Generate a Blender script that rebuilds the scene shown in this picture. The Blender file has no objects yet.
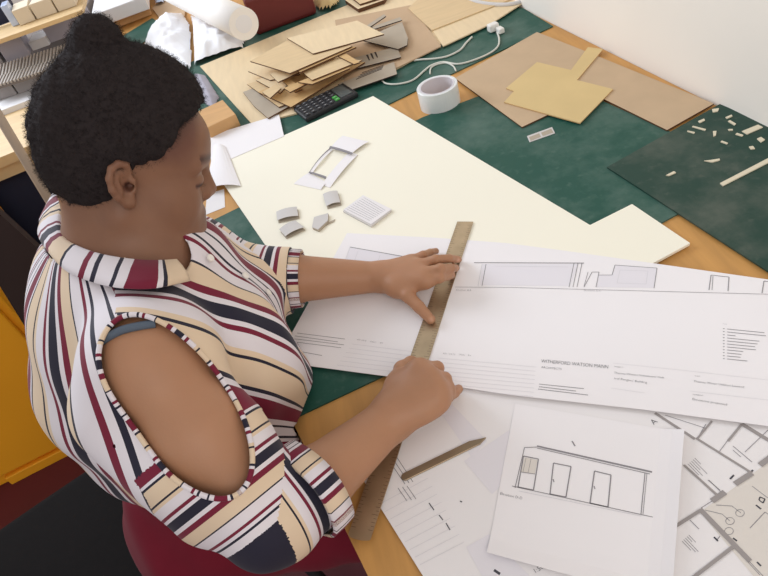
import bpy, bmesh, math, random
import numpy as np
from mathutils import Vector, Matrix, noise
random.seed(7); rng = np.random.default_rng(7)
scene = bpy.context.scene
COL = scene.collection

# ------------------------------------------------------------------ camera
FPX, PITCH, ROLL = 633.4, math.radians(42.265), math.radians(19.03)
CAM = np.array([0.0, 0.0, 1.48])
cp, sp, cr, sr = math.cos(PITCH), math.sin(PITCH), math.cos(ROLL), math.sin(ROLL)
FWD = np.array([0, cp, -sp]); UP0 = np.array([0, sp, cp]); RT0 = np.array([1.0, 0, 0])
def ray(px, py):
    x = (px-384)/FPX; y = -(py-288)/FPX
    return RT0*(cr*x + sr*y) + UP0*(-sr*x + cr*y) + FWD
CR = RT0*cr - UP0*sr            # image right
CU = RT0*sr + UP0*cr            # image up
def at(px, py, z):
    """room point at height z that the photograph shows at (px, py)"""
    d = ray(px, py); return CAM + d*((z-CAM[2])/d[2])
def deep(px, py, dep):
    return CAM + ray(px, py)*dep
cam_d = bpy.data.cameras.new('camera'); cam = bpy.data.objects.new('camera', cam_d); COL.objects.link(cam)
cam_d.sensor_fit = 'HORIZONTAL'; cam_d.sensor_width = 36; cam_d.lens = 36*FPX/768; cam_d.clip_start = .02
M = Matrix(((CR[0], CU[0], -FWD[0], 0), (CR[1], CU[1], -FWD[1], 0), (CR[2], CU[2], -FWD[2], CAM[2]), (0, 0, 0, 1)))
cam.matrix_world = M
scene.camera = cam

# ------------------------------------------------------------------ materials
def srgb(r, g, b):
    f = lambda c: (c/255/12.92) if c/255 <= .04045 else ((c/255+.055)/1.055)**2.4
    return (f(r), f(g), f(b), 1)
def mat(name, col, rough=.6, var=.0, scale=40, metal=0, bump=0, bscale=200, stretch=None, spec=.4, trans=0, sheen=0):
    m = bpy.data.materials.new(name); m.use_nodes = True
    nt = m.node_tree; b = nt.nodes['Principled BSDF']
    b.inputs['Base Color'].default_value = col
    b.inputs['Roughness'].default_value = rough; b.inputs['Metallic'].default_value = metal
    b.inputs['Specular IOR Level'].default_value = spec
    b.inputs['Transmission Weight'].default_value = trans
    b.inputs['Sheen Weight'].default_value = sheen
    if var or bump:
        tc = nt.nodes.new('ShaderNodeTexCoord'); mp = nt.nodes.new('ShaderNodeMapping')
        if stretch: mp.inputs['Scale'].default_value = stretch
        nt.links.new(tc.outputs['Object'], mp.inputs['Vector'])
    if var:
        n = nt.nodes.new('ShaderNodeTexNoise'); n.inputs['Scale'].default_value = scale; n.inputs['Detail'].default_value = 6
        nt.links.new(mp.outputs['Vector'], n.inputs['Vector'])
        r = nt.nodes.new('ShaderNodeValToRGB')
        r.color_ramp.elements[0].position = .3; r.color_ramp.elements[1].position = .7
        r.color_ramp.elements[0].color = tuple(max(0, c*(1-var)) for c in col[:3])+(1,)
        r.color_ramp.elements[1].color = tuple(min(1, c*(1+var)) for c in col[:3])+(1,)
        nt.links.new(n.outputs['Fac'], r.inputs['Fac']); nt.links.new(r.outputs['Color'], b.inputs['Base Color'])
    if bump:
        n2 = nt.nodes.new('ShaderNodeTexNoise'); n2.inputs['Scale'].default_value = bscale; n2.inputs['Detail'].default_value = 4
        nt.links.new(mp.outputs['Vector'], n2.inputs['Vector'])
        bp = nt.nodes.new('ShaderNodeBump'); bp.inputs['Strength'].default_value = bump; bp.inputs['Distance'].default_value = .002
        nt.links.new(n2.outputs['Fac'], bp.inputs['Height']); nt.links.new(bp.outputs['Normal'], b.inputs['Normal'])
    return m
MT = {}
MT['wall'] = mat('wall_paint', srgb(247, 240, 229), .9, .02, 3, bump=.05)
MT['floor'] = mat('maroon_floor', srgb(92, 30, 36), .6, .1, 6)
MT['wood'] = mat('table_wood', srgb(196, 146, 82), .5, .12, 9, stretch=(6, .6, 1), bump=.05)
MT['benchwood'] = mat('bench_wood', srgb(214, 184, 136), .5, .08, 9, stretch=(.6, 6, 1))
MT['paper'] = mat('paper', srgb(240, 237, 238), .85, .008, 5)
MT['paper2'] = mat('paper_soft', srgb(236, 233, 233), .85, .008, 5)
MT['board'] = mat('foam_board', srgb(246, 242, 224), .7, .006, 4)
MT['ink'] = mat('ink', srgb(70, 70, 78), .8)
MT['inkmid'] = mat('ink_mid', srgb(140, 137, 141), .8)
MT['inkpale'] = mat('ink_pale', srgb(214, 212, 216), .8)
MT['tint'] = mat('tint', srgb(229, 226, 231), .85)
MT['tint2'] = mat('tint_warm', srgb(222, 216, 208), .85)
MT['wallink'] = mat('plan_wall', srgb(158, 152, 150), .85)
MT['ply'] = mat('plywood', srgb(214, 188, 146), .6, .06, 10, stretch=(1, 7, 1))
MT['ply2'] = mat('plywood_pale', srgb(226, 204, 166), .6, .05, 10, stretch=(7, 1, 1))
MT['ply3'] = mat('plywood_warm', srgb(205, 170, 118), .6, .07, 10, stretch=(1, 7, 1))
MT['plyedge'] = mat('laser_burnt_edge', srgb(92, 60, 36), .8)
MT['mdf'] = mat('brown_board', srgb(192, 164, 132), .7, .04, 12)
MT['kraft'] = mat('ply_brown_pale', srgb(194, 168, 136), .65, .05, 14)
MT['manila'] = mat('manila_card', srgb(212, 186, 132), .65, .04, 10)
MT['greycard'] = mat('grey_card', srgb(176, 164, 146), .8, .04, 20)
MT['cardpale'] = mat('pale_card', srgb(206, 203, 200), .8, .02, 20)
MT['steel'] = mat('steel', srgb(190, 170, 140), .42, .12, 30, metal=.85)
MT['steeldark'] = mat('steel_dark', srgb(112, 96, 82), .4, .12, 30, metal=.8)
MT['steelmid'] = mat('steel_mid', srgb(150, 132, 108), .4, .12, 30, metal=.7)
MT['black'] = mat('black_plastic', srgb(34, 35, 38), .45)
MT['key'] = mat('dark_key', srgb(52, 52, 56), .5)
MT['keygreen'] = mat('green_key', srgb(70, 160, 70), .5)
MT['keywhite'] = mat('key_print', srgb(180, 184, 184), .5)
MT['lcd'] = mat('lcd', srgb(92, 98, 96), .25)
MT['tape'] = mat('tape_film', srgb(222, 226, 226), .2, .02, 40, spec=.6)
MT['tapecore'] = mat('tape_core', srgb(214, 210, 214), .6)
MT['tapecoretan'] = mat('tape_core_tan', srgb(196, 176, 146), .7)
MT['cable'] = mat('white_cable', srgb(216, 216, 206), .5)
MT['cloth'] = mat('white_cloth', srgb(240, 240, 242), .8, .01, 10)
MT['roll'] = mat('white_roll', srgb(248, 245, 240), .7)
MT['maroon'] = mat('maroon_leather', srgb(104, 38, 36), .5, .08, 8)
MT['orange'] = mat('orange_paint', srgb(250, 172, 36), .45, .03, 4)
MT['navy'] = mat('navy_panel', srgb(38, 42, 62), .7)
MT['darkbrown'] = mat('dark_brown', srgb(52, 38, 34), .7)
MT['chair'] = mat('black_upholstery', srgb(21, 18, 18), .85, .08, 60, bump=.15, bscale=500, spec=.12)
MT['lilac'] = mat('grey_foam', srgb(166, 162, 172), .8, .03, 20)
MT['greyblock'] = mat('grey_block', srgb(160, 154, 152), .85, .03, 20)
MT['creamblock'] = mat('cream_block', srgb(222, 208, 184), .8, .02, 20)
MT['whiteblock'] = mat('white_block', srgb(222, 220, 220), .7)
MT['slat'] = mat('slat_grey', srgb(118, 108, 102), .8)
MT['slatlight'] = mat('slat_pale', srgb(182, 174, 166), .8)
MT['pole'] = mat('pole_wood', srgb(176, 158, 138), .6, .06, 12)
MT['film'] = mat('clear_film', srgb(196, 210, 236), .15, spec=.8)
MT['woodblock'] = mat('wood_block', srgb(204, 160, 108), .6, .08, 12, stretch=(1, 6, 1))
MT['crumb'] = mat('offcut', srgb(222, 212, 186), .8)
MT['skirt'] = mat('maroon_cloth', srgb(108, 20, 38), .85, .05, 30, sheen=.05, spec=.2)
MT['button'] = mat('button', srgb(235, 230, 222), .3)
MT['denim'] = mat('grey_blue_cloth', srgb(86, 98, 112), .85)
MT['white_plastic'] = mat('white_plastic', srgb(232, 230, 224), .4)
MT['eye'] = mat('eye_white', srgb(225, 220, 212), .2)
MT['iris'] = mat('iris', srgb(30, 18, 12), .15)
MT['shoe'] = mat('shoe', srgb(30, 28, 30), .5)

def cutting_mat_material(name, base, scuff, seed):
    m = bpy.data.materials.new(name); m.use_nodes = True; nt = m.node_tree; b = nt.nodes['Principled BSDF']
    tc = nt.nodes.new('ShaderNodeTexCoord'); mp = nt.nodes.new('ShaderNodeMapping'); mp.inputs['Location'].default_value = (seed, seed*.7, 0)
    nt.links.new(tc.outputs['Object'], mp.inputs['Vector'])
    n1 = nt.nodes.new('ShaderNodeTexNoise'); n1.inputs['Scale'].default_value = 7; n1.inputs['Detail'].default_value = 8; n1.inputs['Roughness'].default_value = .65
    n2 = nt.nodes.new('ShaderNodeTexNoise'); n2.inputs['Scale'].default_value = 60; n2.inputs['Detail'].default_value = 5
    for n in (n1, n2): nt.links.new(mp.outputs['Vector'], n.inputs['Vector'])
    r1 = nt.nodes.new('ShaderNodeValToRGB'); r1.color_ramp.elements[0].position = .44; r1.color_ramp.elements[1].position = .80
    r1.color_ramp.elements[0].color = base; r1.color_ramp.elements[1].color = scuff
    r2 = nt.nodes.new('ShaderNodeValToRGB'); r2.color_ramp.elements[0].position = .58; r2.color_ramp.elements[1].position = .75
    r2.color_ramp.elements[0].color = (0, 0, 0, 1); r2.color_ramp.elements[1].color = (.35, .35, .35, 1)
    mx = nt.nodes.new('ShaderNodeMix'); mx.data_type = 'RGBA'
    nt.links.new(n1.outputs['Fac'], r1.inputs['Fac']); nt.links.new(n2.outputs['Fac'], r2.inputs['Fac'])
    nt.links.new(r2.outputs['Color'], mx.inputs['Factor']); nt.links.new(r1.outputs['Color'], mx.inputs['A'])
    mx.inputs['B'].default_value = scuff
    nt.links.new(mx.outputs['Result'], b.inputs['Base Color'])
    b.inputs['Roughness'].default_value = .55; b.inputs['Specular IOR Level'].default_value = .3
    return m
MT['mat'] = cutting_mat_material('green_mat', srgb(32, 80, 68), srgb(92, 116, 106), 1)
MT['matdark'] = cutting_mat_material('green_mat_worn', srgb(36, 66, 56), srgb(94, 100, 90), 4)

# ------------------------------------------------------------------ object helpers
def tag(o, label=None, cat=None, group=None, kind=None):
    if label: o['label'] = label
    if cat: o['category'] = cat
    if group: o['group'] = group
    if kind: o['kind'] = kind
    return o
def link(name, me, m=None, parent=None, smooth=False):
    o = bpy.data.objects.new(name, me); COL.objects.link(o)
    if m is not None:
        for mm in (m if isinstance(m, (list, tuple)) else [m]): me.materials.append(mm)
    if parent is not None: o.parent = parent
    if smooth:
        me.polygons.foreach_set('use_smooth', [True]*len(me.polygons))
    return o
def empty(name, loc=(0, 0, 0)):
    o = bpy.data.objects.new(name, None); COL.objects.link(o); o.location = loc; o.empty_display_size = .05
    return o
def pyobj(name, verts, faces, m, parent=None, smooth=False, mi=None):
    """verts are room coordinates; the mesh origin is moved to the thing's base unless it is a child of an Empty"""
    v = np.array(verts, float)
    off = np.zeros(3)
    if parent is None:
        off = np.array([v[:, 0].mean(), v[:, 1].mean(), v[:, 2].min()])
    else:
        p = parent
        while p is not None: off = off + np.array(p.location); p = p.parent
    me = bpy.data.meshes.new(name); me.from_pydata([tuple(x) for x in v-off], [], [tuple(int(i) for i in f) for f in faces]); me.update()
    o = link(name, me, m, parent, smooth)
    if parent is None: o.location = off
    if mi is not None: me.polygons.foreach_set('material_index', list(mi))
    return o
def prism(pts, z0, z1):
    """pts: list of xy (room) -> verts, faces with outward normals"""
    pts = [tuple(p[:2]) for p in pts]
    a = sum(pts[i][0]*pts[(i+1) % len(pts)][1]-pts[(i+1) % len(pts)][0]*pts[i][1] for i in range(len(pts)))
    if a < 0: pts = pts[::-1]
    n = len(pts)
    V = [(x, y, z0) for x, y in pts]+[(x, y, z1) for x, y in pts]
    F = [tuple(range(n-1, -1, -1)), tuple(range(n, 2*n))]+[(i, (i+1) % n, n+(i+1) % n, n+i) for i in range(n)]
    return V, F
def slab(name, px, z, t, m, parent=None, edge=None):
    """flat piece lying at height z, thickness t, outline traced on the photograph"""
    pts = [at(p[0], p[1], z+t) for p in px]
    V, F = prism(pts, z, z+t)
    if edge is not None:
        return pyobj(name, V, F, [m, edge], parent, mi=[0, 0]+[1]*(len(F)-2))
    return pyobj(name, V, F, m, parent)
def join(parts):
    V, F, MI = [], [], []
    for p in parts:
        v, f = p[0], p[1]; k = p[2] if len(p) > 2 else 0
        b = len(V); V += [tuple(x) for x in v]; F += [tuple(i+b for i in ff) for ff in f]; MI += [k]*len(f)
    return V, F, MI
def box(c, ex, ey, ez):
    """box from centre and three half-extent vectors"""
    c, ex, ey, ez = map(lambda a: np.array(a, float), (c, ex, ey, ez))
    V = [c+sx*ex+sy*ey+sz*ez for sz in (-1, 1) for sy in (-1, 1) for sx in (-1, 1)]
    F = [(0, 2, 3, 1), (4, 5, 7, 6), (0, 1, 5, 4), (2, 6, 7, 3), (0, 4, 6, 2), (1, 3, 7, 5)]
    if np.dot(np.cross(ex, ey), ez) < 0: F = [f[::-1] for f in F]
    return V, F
def tube(path, rad, seg=8, closed=False, flat=None):
    P = [np.array(p, float) for p in path]; n = len(P)
    R = rad if isinstance(rad, (list, tuple, np.ndarray)) else [rad]*n
    V, F = [], []; prev = None
    for i in range(n):
        if closed: t = P[(i+1) % n]-P[i-1]
        else: t = P[min(i+1, n-1)]-P[max(i-1, 0)]
        t = t/np.linalg.norm(t)
        if prev is None:
            a = np.array([0, 0, 1.0]) if abs(t[2]) < .9 else np.array([1.0, 0, 0])
        else: a = prev
        u = a-t*np.dot(a, t); u /= np.linalg.norm(u); w = np.cross(t, u); prev = u
        for k in range(seg):
            an = 2*math.pi*k/seg
            V.append(P[i]+R[i]*(math.cos(an)*u+math.sin(an)*w))
    m = n if closed else n-1
    for i in range(m):
        for k in range(seg):
            a, b = i*seg+k, i*seg+(k+1) % seg; c, d = ((i+1) % n)*seg+(k+1) % seg, ((i+1) % n)*seg+k
            F.append((a, b, c, d))
    if not closed:
        F.append(tuple(range(seg-1, -1, -1))); F.append(tuple((n-1)*seg+k for k in range(seg)))
    return V, F
def spline(pts, n=8):
    P = [np.array(p, float) for p in pts]; out = []
    for i in range(len(P)-1):
        p0, p1, p2, p3 = P[max(i-1, 0)], P[i], P[i+1], P[min(i+2, len(P)-1)]
        for k in range(n):
            t = k/n
            out.append(.5*((2*p1)+(-p0+p2)*t+(2*p0-5*p1+4*p2-p3)*t*t+(-p0+3*p1-3*p2+p3)*t**3))
    out.append(P[-1]); return out
def bevel(o, w=.003, seg=2):
    b = o.modifiers.new('bevel', 'BEVEL'); b.width = w; b.segments = seg; b.limit_method = 'ANGLE'; return o

# ------------------------------------------------------------------ printed matter
def text_mesh(s, p0, p1, height=None, up_z=None):
    """verts/faces of a line of lettering from p0 to p1 (room points), lying flat"""
    cu = bpy.data.curves.new('lettering', 'FONT'); cu.body = s; cu.size = 1; cu.resolution_u = 2; cu.offset = -.014
    ob = bpy.data.objects.new('lettering', cu); COL.objects.link(ob)
    dg = bpy.context.evaluated_depsgraph_get(); me = bpy.data.meshes.new_from_object(ob.evaluated_get(dg))
    V = np.array([v.co[:] for v in me.vertices]); F = [tuple(p.vertices) for p in me.polygons]
    bpy.data.objects.remove(ob); bpy.data.curves.remove(cu); bpy.data.meshes.remove(me)
    p0, p1 = np.array(p0, float), np.array(p1, float)
    d = p1-p0; L = np.linalg.norm(d[:2]); u = d/np.linalg.norm(d); w = np.array([-u[1], u[0], 0])
    V[:, 0] -= V[:, 0].min(); sx = L/max(V[:, 0].max(), 1e-6)
    sy = sx if height is None else height/.72
    W = p0+np.outer(V[:, 0]*sx, u)+np.outer(V[:, 1]*sy, w)
    return W, F
class Print:
    """line work and lettering of one sheet, gathered into one mesh per ink"""
    def __init__(s, sheet, z, dz=.0004): s.sheet, s.z, s.d = sheet, z, {}; s.dz = dz; s.t = []
    def add(s, ink, V, F): s.d.setdefault(ink, []).append((V, F))
    def line(s, a, b, w=.0008, ink='inkmid', lift=0):
        z = s.z+s.dz+lift; A, B = at(a[0], a[1], z), at(b[0], b[1], z); t = (B-A)/np.linalg.norm(B-A); n = np.array([-t[1], t[0], 0])*w/2
        s.add(ink, [A-n, B-n, B+n, A+n], [(0, 1, 2, 3)])
    def poly(s, pts, w=.0008, ink='inkmid', closed=False):
        for i in range(len(pts)-(0 if closed else 1)): s.line(pts[i], pts[(i+1) % len(pts)], w, ink)
    def fill(s, pts, ink='tint', lift=-.0002):
        P = [at(x, y, s.z+s.dz+lift) for x, y in pts]
        a = sum(P[i][0]*P[(i+1) % len(P)][1]-P[(i+1) % len(P)][0]*P[i][1] for i in range(len(P)))
        if a < 0: P = P[::-1]
        s.add(ink, P, [tuple(range(len(P)))])
    def text(s, t, a, b, ink='ink', height=None):
        z = s.z+s.dz+.0001
        V, F = text_mesh(t, at(a[0], a[1], z), at(b[0], b[1], z), height); s.t.append((V, F, ink))
    def done(s):
        nm = {'ink': 'printed_lettering', 'inkmid': 'drawn_lines', 'inkpale': 'ruled_lines', 'tint': 'shaded_area', 'tint2': 'shaded_room', 'wallink': 'drawn_walls'}
        for V, F, ink in s.t: pyobj('printed_lettering', V, F, MT[ink], s.sheet)
        for ink, parts in s.d.items():
            if ink.startswith('tint') or ink == 'wallink':
                for V, F in parts: pyobj(nm[ink].rstrip('s') if ink == 'wallink' else nm[ink], V, F, MT[ink], s.sheet)
            else:
                V, F, _ = join(parts); pyobj(nm[ink], V, F, MT[ink], s.sheet)
# ------------------------------------------------------------------ room
ZT = .75
def wall_x(y): return .722-.149*(y-.993)
def edge_x(y): return -.128-.25*(y-.34)
AX = np.array([.9890, .1478, 0]); AY = np.array([-.1478, .9890, 0])      # room axes: across and along the wall
def quad_obj(name, pts, m, kind='structure'):
    o = pyobj(name, pts, [tuple(range(len(pts)))], m); tag(o, kind=kind); return o
V, F = prism([(-4.5, -2.5), (1.6, -2.5), (1.6, 7), (-4.5, 7)], -.05, 0)
tag(pyobj('floor', V, F, MT['floor']), kind='structure')
V, F = prism([(wall_x(-2.4), -2.4), (wall_x(5.2), 5.2), (wall_x(5.2)+.1, 5.2), (wall_x(-2.4)+.1, -2.4)], 0, 2.7)
tag(pyobj('wall_right', V, F, MT['wall']), kind='structure')
yb = lambda x: 5.0+.149*x
V, F = prism([(-4.4, yb(-4.4)), (wall_x(5.0)-.005, yb(.1)), (wall_x(5.0)-.005, yb(.1)+.1), (-4.4, yb(-4.4)+.1)], 0, 2.7)
tag(pyobj('wall_back', V, F, MT['wall']), kind='structure')

# ------------------------------------------------------------------ main workbench
wb = empty('workbench', (.3, 1.2, 0))
tag(wb, 'long wooden workbench along the white wall, covered with green cutting mats', 'workbench')
V, F = prism([(edge_x(-.15), -.15), (wall_x(-.15)-.003, -.15), (wall_x(3.3)-.003, 3.3), (edge_x(3.3), 3.3)], ZT-.035, ZT)
pyobj('table_top', V, F, MT['wood'], wb)
for (lx, ly) in ((edge_x(0)+.12, 0), (wall_x(0)-.1, 0), (edge_x(3.1)+.12, 3.1), (wall_x(3.1)-.1, 3.1)):
    V, F = box((lx, ly, (ZT-.035)/2), AX*.03, AY*.03, (0, 0, (ZT-.035)/2)); pyobj('leg', V, F, MT['benchwood'], wb)

# ------------------------------------------------------------------ green cutting mats
g = 'green cutting mats'
o = slab('cutting_mat', [(150, 80), (345, -6), (523, 8), (553, 26), (417, 90), (238, 178)], ZT, .003, MT['mat'])
tag(o, 'green cutting mat at the far end of the bench under the pile of cut plywood', 'cutting mat', g)
o = slab('cutting_mat', [(203, 225), (423, 117), (540, 73), (604, 101.5), (667, 130), (761, 172), (679, 213), (385, 375), (291, 419.5)], ZT, .003, MT['mat'])
tag(o, 'scuffed green cutting mat in the middle, partly under the white board', 'cutting mat', g)
o = slab('cutting_mat', [(607, 167), (719.8, 104), (900, 180), (960, 395)], ZT+.0032, .003, MT['matdark'])
tag(o, 'worn dark green cutting mat at right strewn with little offcuts', 'cutting mat', g)
o = slab('cutting_mat', [(96, 52), (152, 18), (168, 28), (112, 60)], ZT, .003, MT['mat'])
tag(o, 'green cutting mat corner behind the hair bun, below the white flat box', 'cutting mat', g)

ZM = ZT+.0032
# ------------------------------------------------------------------ white boards and drawings
o = slab('foam_board', [(373, 96), (590, 225), (632, 204), (690, 243), (655, 262), (560, 310), (315, 310), (273, 256), (212, 167)], ZM+.0002, .005, MT['board'])
tag(o, 'large off-white foam board with a stepped right side lying on the green mats', 'board')
ZB = ZM+.0054
# plan drawing
A, B = at(362, 478, ZM+.0012), at(423, 576, ZM+.0012)
u = (B-A)/np.linalg.norm(B-A); v = np.array([-u[1], u[0], 0])
V, F = prism([A, A+u*.46, A+u*.46+v*.55, A+v*.55, at(448, 386, ZM+.0012)], ZM+.0006, ZM+.0012)
pl = pyobj('plan_drawing', V, F, MT['paper2'])
tag(pl, 'large printed floor plan sheet with grey walls lying lowest at the bottom right', 'drawing')
ZP = ZM+.0012
P = Print(pl, ZP)
P.fill([(440, 412), (452, 404), (487, 441), (472, 458)], 'tint')
P.fill([(464, 461), (509, 430), (520, 470), (492, 494)], 'tint', lift=-.0001)
P.fill([(466, 547), (489, 534), (530, 576), (482, 576)], 'tint', lift=-.0001)
P.fill([(700, 512), (742, 482), (768, 462), (800, 470), (800, 600), (765, 590)], 'tint2')
wall_lift = 0
for a, b, w in [((655, 413), (695, 439), 3), ((712, 421), (697, 439), 2), ((696, 438), (752, 473), 2.4), ((742, 424), (775, 444), 4), ((742, 424), (728, 441), 2.2),
                ((684, 465), (717, 495), 2.4), ((735, 484), (752, 473), 5), ((712, 501), (725, 492), 5), ((700, 509), (750, 561), 4.6), ((676, 526), (701, 510), 3),
                ((690, 580), (733, 547), 3), ((760, 465), (772, 456), 5)]:
    wall_lift = wall_lift+.00004; P.line(a, b, w*.00118, 'wallink', lift=.0001+wall_lift)
for a, b in [((709, 480), (722, 493)), ((728, 440), (719, 452)), ((719, 452), (752, 473)), ((745, 452), (768, 430)), ((665, 415), (705, 428)), ((700, 434), (706, 424)), ((701, 508), (712, 501)), ((748, 560), (765, 578)),
             ((716, 505), (732, 506)), ((732, 506), (741, 513)), ((705, 510), (722, 514)), ((722, 514), (730, 521)), ((720, 536), (717, 540)), ((752, 486), (768, 498)), ((750, 528), (765, 512)), ((765, 512), (790, 530)), ((734, 547), (760, 575))]:
    P.line(a, b, .0007, 'inkmid')
for (cx, cy) in ((740, 513), (730, 521), (729, 531)):
    P.poly([(cx+4.4*math.cos(k*math.pi/6), cy+3.6*math.sin(k*math.pi/6)) for k in range(12)], .0006, 'inkmid', True)
P.poly([(760, 497), (765, 499), (763, 503), (759, 500)], .0012, 'ink', True)
for k in range(5):
    P.line((688+k*1.7, 464-k*1.5), (688+k*1.7+(11, 13, 9, 14, 6)[k], 464-k*1.5+(11, 13, 9, 14, 6)[k]*1.02), .0006, 'inkmid')
    P.line((682+k*1.7, 541-k*1.5), (682+k*1.7+(9, 12, 13, 5, 7)[k], 541-k*1.5+(9, 12, 13, 5, 7)[k]*1.05), .0006, 'inkmid')
P.line((733, 446), (752, 462), .0009, 'inkmid'); P.line((733, 450), (741, 457), .0008, 'inkmid')
P.line((708, 480), (720, 490), .0008, 'inkmid'); P.line((690, 520), (699, 529), .0008, 'inkmid')
for (a, b) in [((714, 537), (718, 541)), ((730, 479), (734, 475)), ((750, 473), (753, 470)), ((756, 505), (761, 509)), ((757, 562), (761, 566)), ((733, 538), (737, 541))]:
    P.line(a, b, .0018, 'ink')
for k in range(3):
    P.line((388+k*4, 459-k*1.5), (405+k*4, 484-k*1), .0008, 'inkmid')
    P.line((398+k*4.5, 488-k*1), (407+k*4.5, 501-k*1), .0008, 'inkmid')
for (a, b) in [((429, 503), (434, 510)), ((439, 515), (443, 520)), ((446, 523), (450, 530))]: P.line(a, b, .0012, 'ink')
for k in range(9):
    P.line((380+k*5, 504+k*7.6), (428+k*4.5, 478+k*8), .0005, 'inkpale')
P.line((460, 501), (462, 502), .0016, 'ink'); P.line((494, 570), (500, 574), .003, 'ink')
P.text('1:50', (536, 573), (544, 568), 'ink')
P.text('A', (654, 425), (658, 422), 'ink')
P.done()

# long elevation drawing
zd = ZB+.0006
d1 = slab('elevation_drawing', [(347, 233), (440, 238), (506, 243), (560, 250), (659, 264), (800, 284), (800, 430), (768, 426), (640, 409), (512, 395), (460, 387), (385, 376), (288, 363), (284, 347)], ZB, .0006, MT['paper'])
tag(d1, 'wide printed sheet of building elevations with architects title block under the ruler', 'drawing')
P = Print(d1, zd)
# far-left elevation
P.fill([(350, 247), (408, 258), (440, 262), (436, 274), (346, 262)], 'tint')
P.line((350, 247), (412, 258), .0016, 'inkmid'); P.line((350, 247), (345, 261), .001, 'inkpale'); P.line((345, 261), (440, 272), .0008, 'inkpale')
P.line((358, 251), (354, 262), .0008, 'inkpale'); P.line((380, 255), (377, 265), .0008, 'inkpale')
# second
P.fill([(482, 264), (578, 264), (570, 286), (480, 285)], 'tint')
P.line((474, 262.6), (584, 263), .0016, 'inkmid'); P.line((482, 264), (478, 286), .001, 'inkpale'); P.line((486, 264), (482, 286), .001, 'inkmid')
for x in (574, 578, 582): P.line((x, 263), (x-5, 287), .0009, 'inkmid')
P.line((494, 266), (568, 267), .0006, 'inkpale')
# third
P.poly([(584, 287), (592, 272), (599, 272), (596, 287)], .0009, 'inkmid'); P.line((588, 272), (584, 286), .0007, 'inkmid')
P.fill([(599, 275), (612, 275), (615, 265), (657, 268), (654, 288), (597, 287)], 'tint')
P.poly([(599, 275), (612, 275), (615, 265), (657, 268)], .001, 'inkmid'); P.line((657, 268), (654, 288), .0009, 'inkmid')
P.poly([(620, 270), (648, 271), (646, 284), (617, 283)], .0006, 'inkpale', True)
P.poly([(709, 290), (711, 275), (729, 277), (728, 291)], .0011, 'inkmid'); P.line((713, 276), (712, 290), .0007, 'inkmid')
P.poly([(762, 293), (764, 281), (780, 283)], .0011, 'inkmid')
P.line((455, 287), (512, 287.4), .0007, 'inkmid'); P.line((512, 287.4), (800, 295), .0007, 'inkmid')
P.text('Elevation B-B', (456, 290.5), (471, 291), 'inkmid'); P.text('Elevation C-C', (584, 291), (601, 291.5), 'inkmid')
# title block
P.text('WITHERFORD WATSON MANN', (541, 362.5), (608, 368.5), 'ink', .0062)
P.text('ARCHITECTS', (541, 368), (561.5, 370), 'ink')
P.text('PROJECT', (614.5, 367), (623, 368), 'ink')
P.text("Thames Waters Volunteers' Hub", (614, 373.5), (664, 378.5), 'ink'); P.text("and Rangers' Building", (614, 379), (647, 383.5), 'ink')
P.text('CLIENT', (694.5, 376), (700, 376.8), 'ink'); P.text('Thames Water Utilities Limited', (693.5, 382), (744, 388), 'ink')
P.text('DRAWING', (693, 395), (703, 396), 'ink'); P.text('Elevations proposed', (692.5, 400), (727, 405.5), 'ink')
for k, (a, b) in enumerate([((539, 384), (584, 388.6)), ((539, 386.6), (576, 391)), ((538, 389), (588, 395))]): P.line(a, b, .0009, 'inkmid')
P.line((611, 388), (645, 393), .0004, 'inkpale'); P.line((613, 363), (690, 371), .0004, 'inkpale'); P.line((690, 371), (768, 380), .0004, 'inkpale')
P.line((690, 391), (768, 400), .0004, 'inkpale')
P.text('NOTES', (723, 324), (727, 324.4), 'ink')
for k in range(11):
    w = (44, 46, 10, 38, 36, 33, 34, 19, 17, 16, 24)[k]
    y = 328.5+k*3.0
    P.line((723, y), (724.5, y+.2), .0009, 'ink'); P.line((727, y+.4), (727+w*.85, y+.4+w*.085), .0009, 'inkmid')
P.text('REV  DATE', (443, 354), (455, 355), 'inkmid', .0026); P.text('DESC', (459, 355), (465, 355.6), 'inkmid', .0026); P.text('BY', (468, 355.8), (471, 356.1), 'inkmid', .0026)
for k in range(8): P.line((438-k*.6, 358+k*4.2), (536-k*.4, 367+k*4.2), .0005, 'inkpale')
P.text('REV  DATE', (357, 340), (366, 341.5), 'inkmid', .0026); P.text('DESC', (370, 342), (376, 343), 'inkmid', .0026); P.text('BY', (380, 343.4), (383, 343.9), 'inkmid', .0026)
for k in range(6): P.line((352-k*3, 344+k*4.2), (416-k*2, 352+k*4.2), .0005, 'inkpale')
for k, (x0, x1) in enumerate(((297, 345), (295, 338), (294, 344), (293, 341))):
    P.line((x0, 333+k*2.9), (x1, 339+k*2.9), .0009, 'inkmid')
P.line((292, 350), (322, 355.5), .0009, 'inkmid')
P.done()

# torn-off elevation sheet, a slightly rolled page: bowed grid
E0, E1, E2, E3 = (515, 403), (684, 432), (671, 604), (487, 553)
N1, N2 = 16, 12
zE = ZP+.0006
c0, c1, c2, c3 = [at(p[0], p[1], zE+.002) for p in (E0, E1, E2, E3)]
Vt, Vb = [], []
for j in range(N2+1):
    for i in range(N1+1):
        s, t = i/N1, j/N2
        p = (c0*(1-s)+c1*s)*(1-t)+(c3*(1-s)+c2*s)*t
        lift = .008*max(0, (s-.84)/.16)**2+.004*max(0, (t-.84)/.16)**2
        Vt.append(p*[1, 1, 0]+[0, 0, zE+.0006+lift]); Vb.append(p*[1, 1, 0]+[0, 0, zE+lift])
Fq = []
W1 = N1+1; nV = len(Vt)
for j in range(N2):
    for i in range(N1):
        a, b, c, d = j*W1+i, j*W1+i+1, (j+1)*W1+i+1, (j+1)*W1+i
        Fq.append((a, d, c, b)); Fq.append((nV+a, nV+b, nV+c, nV+d))
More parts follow.
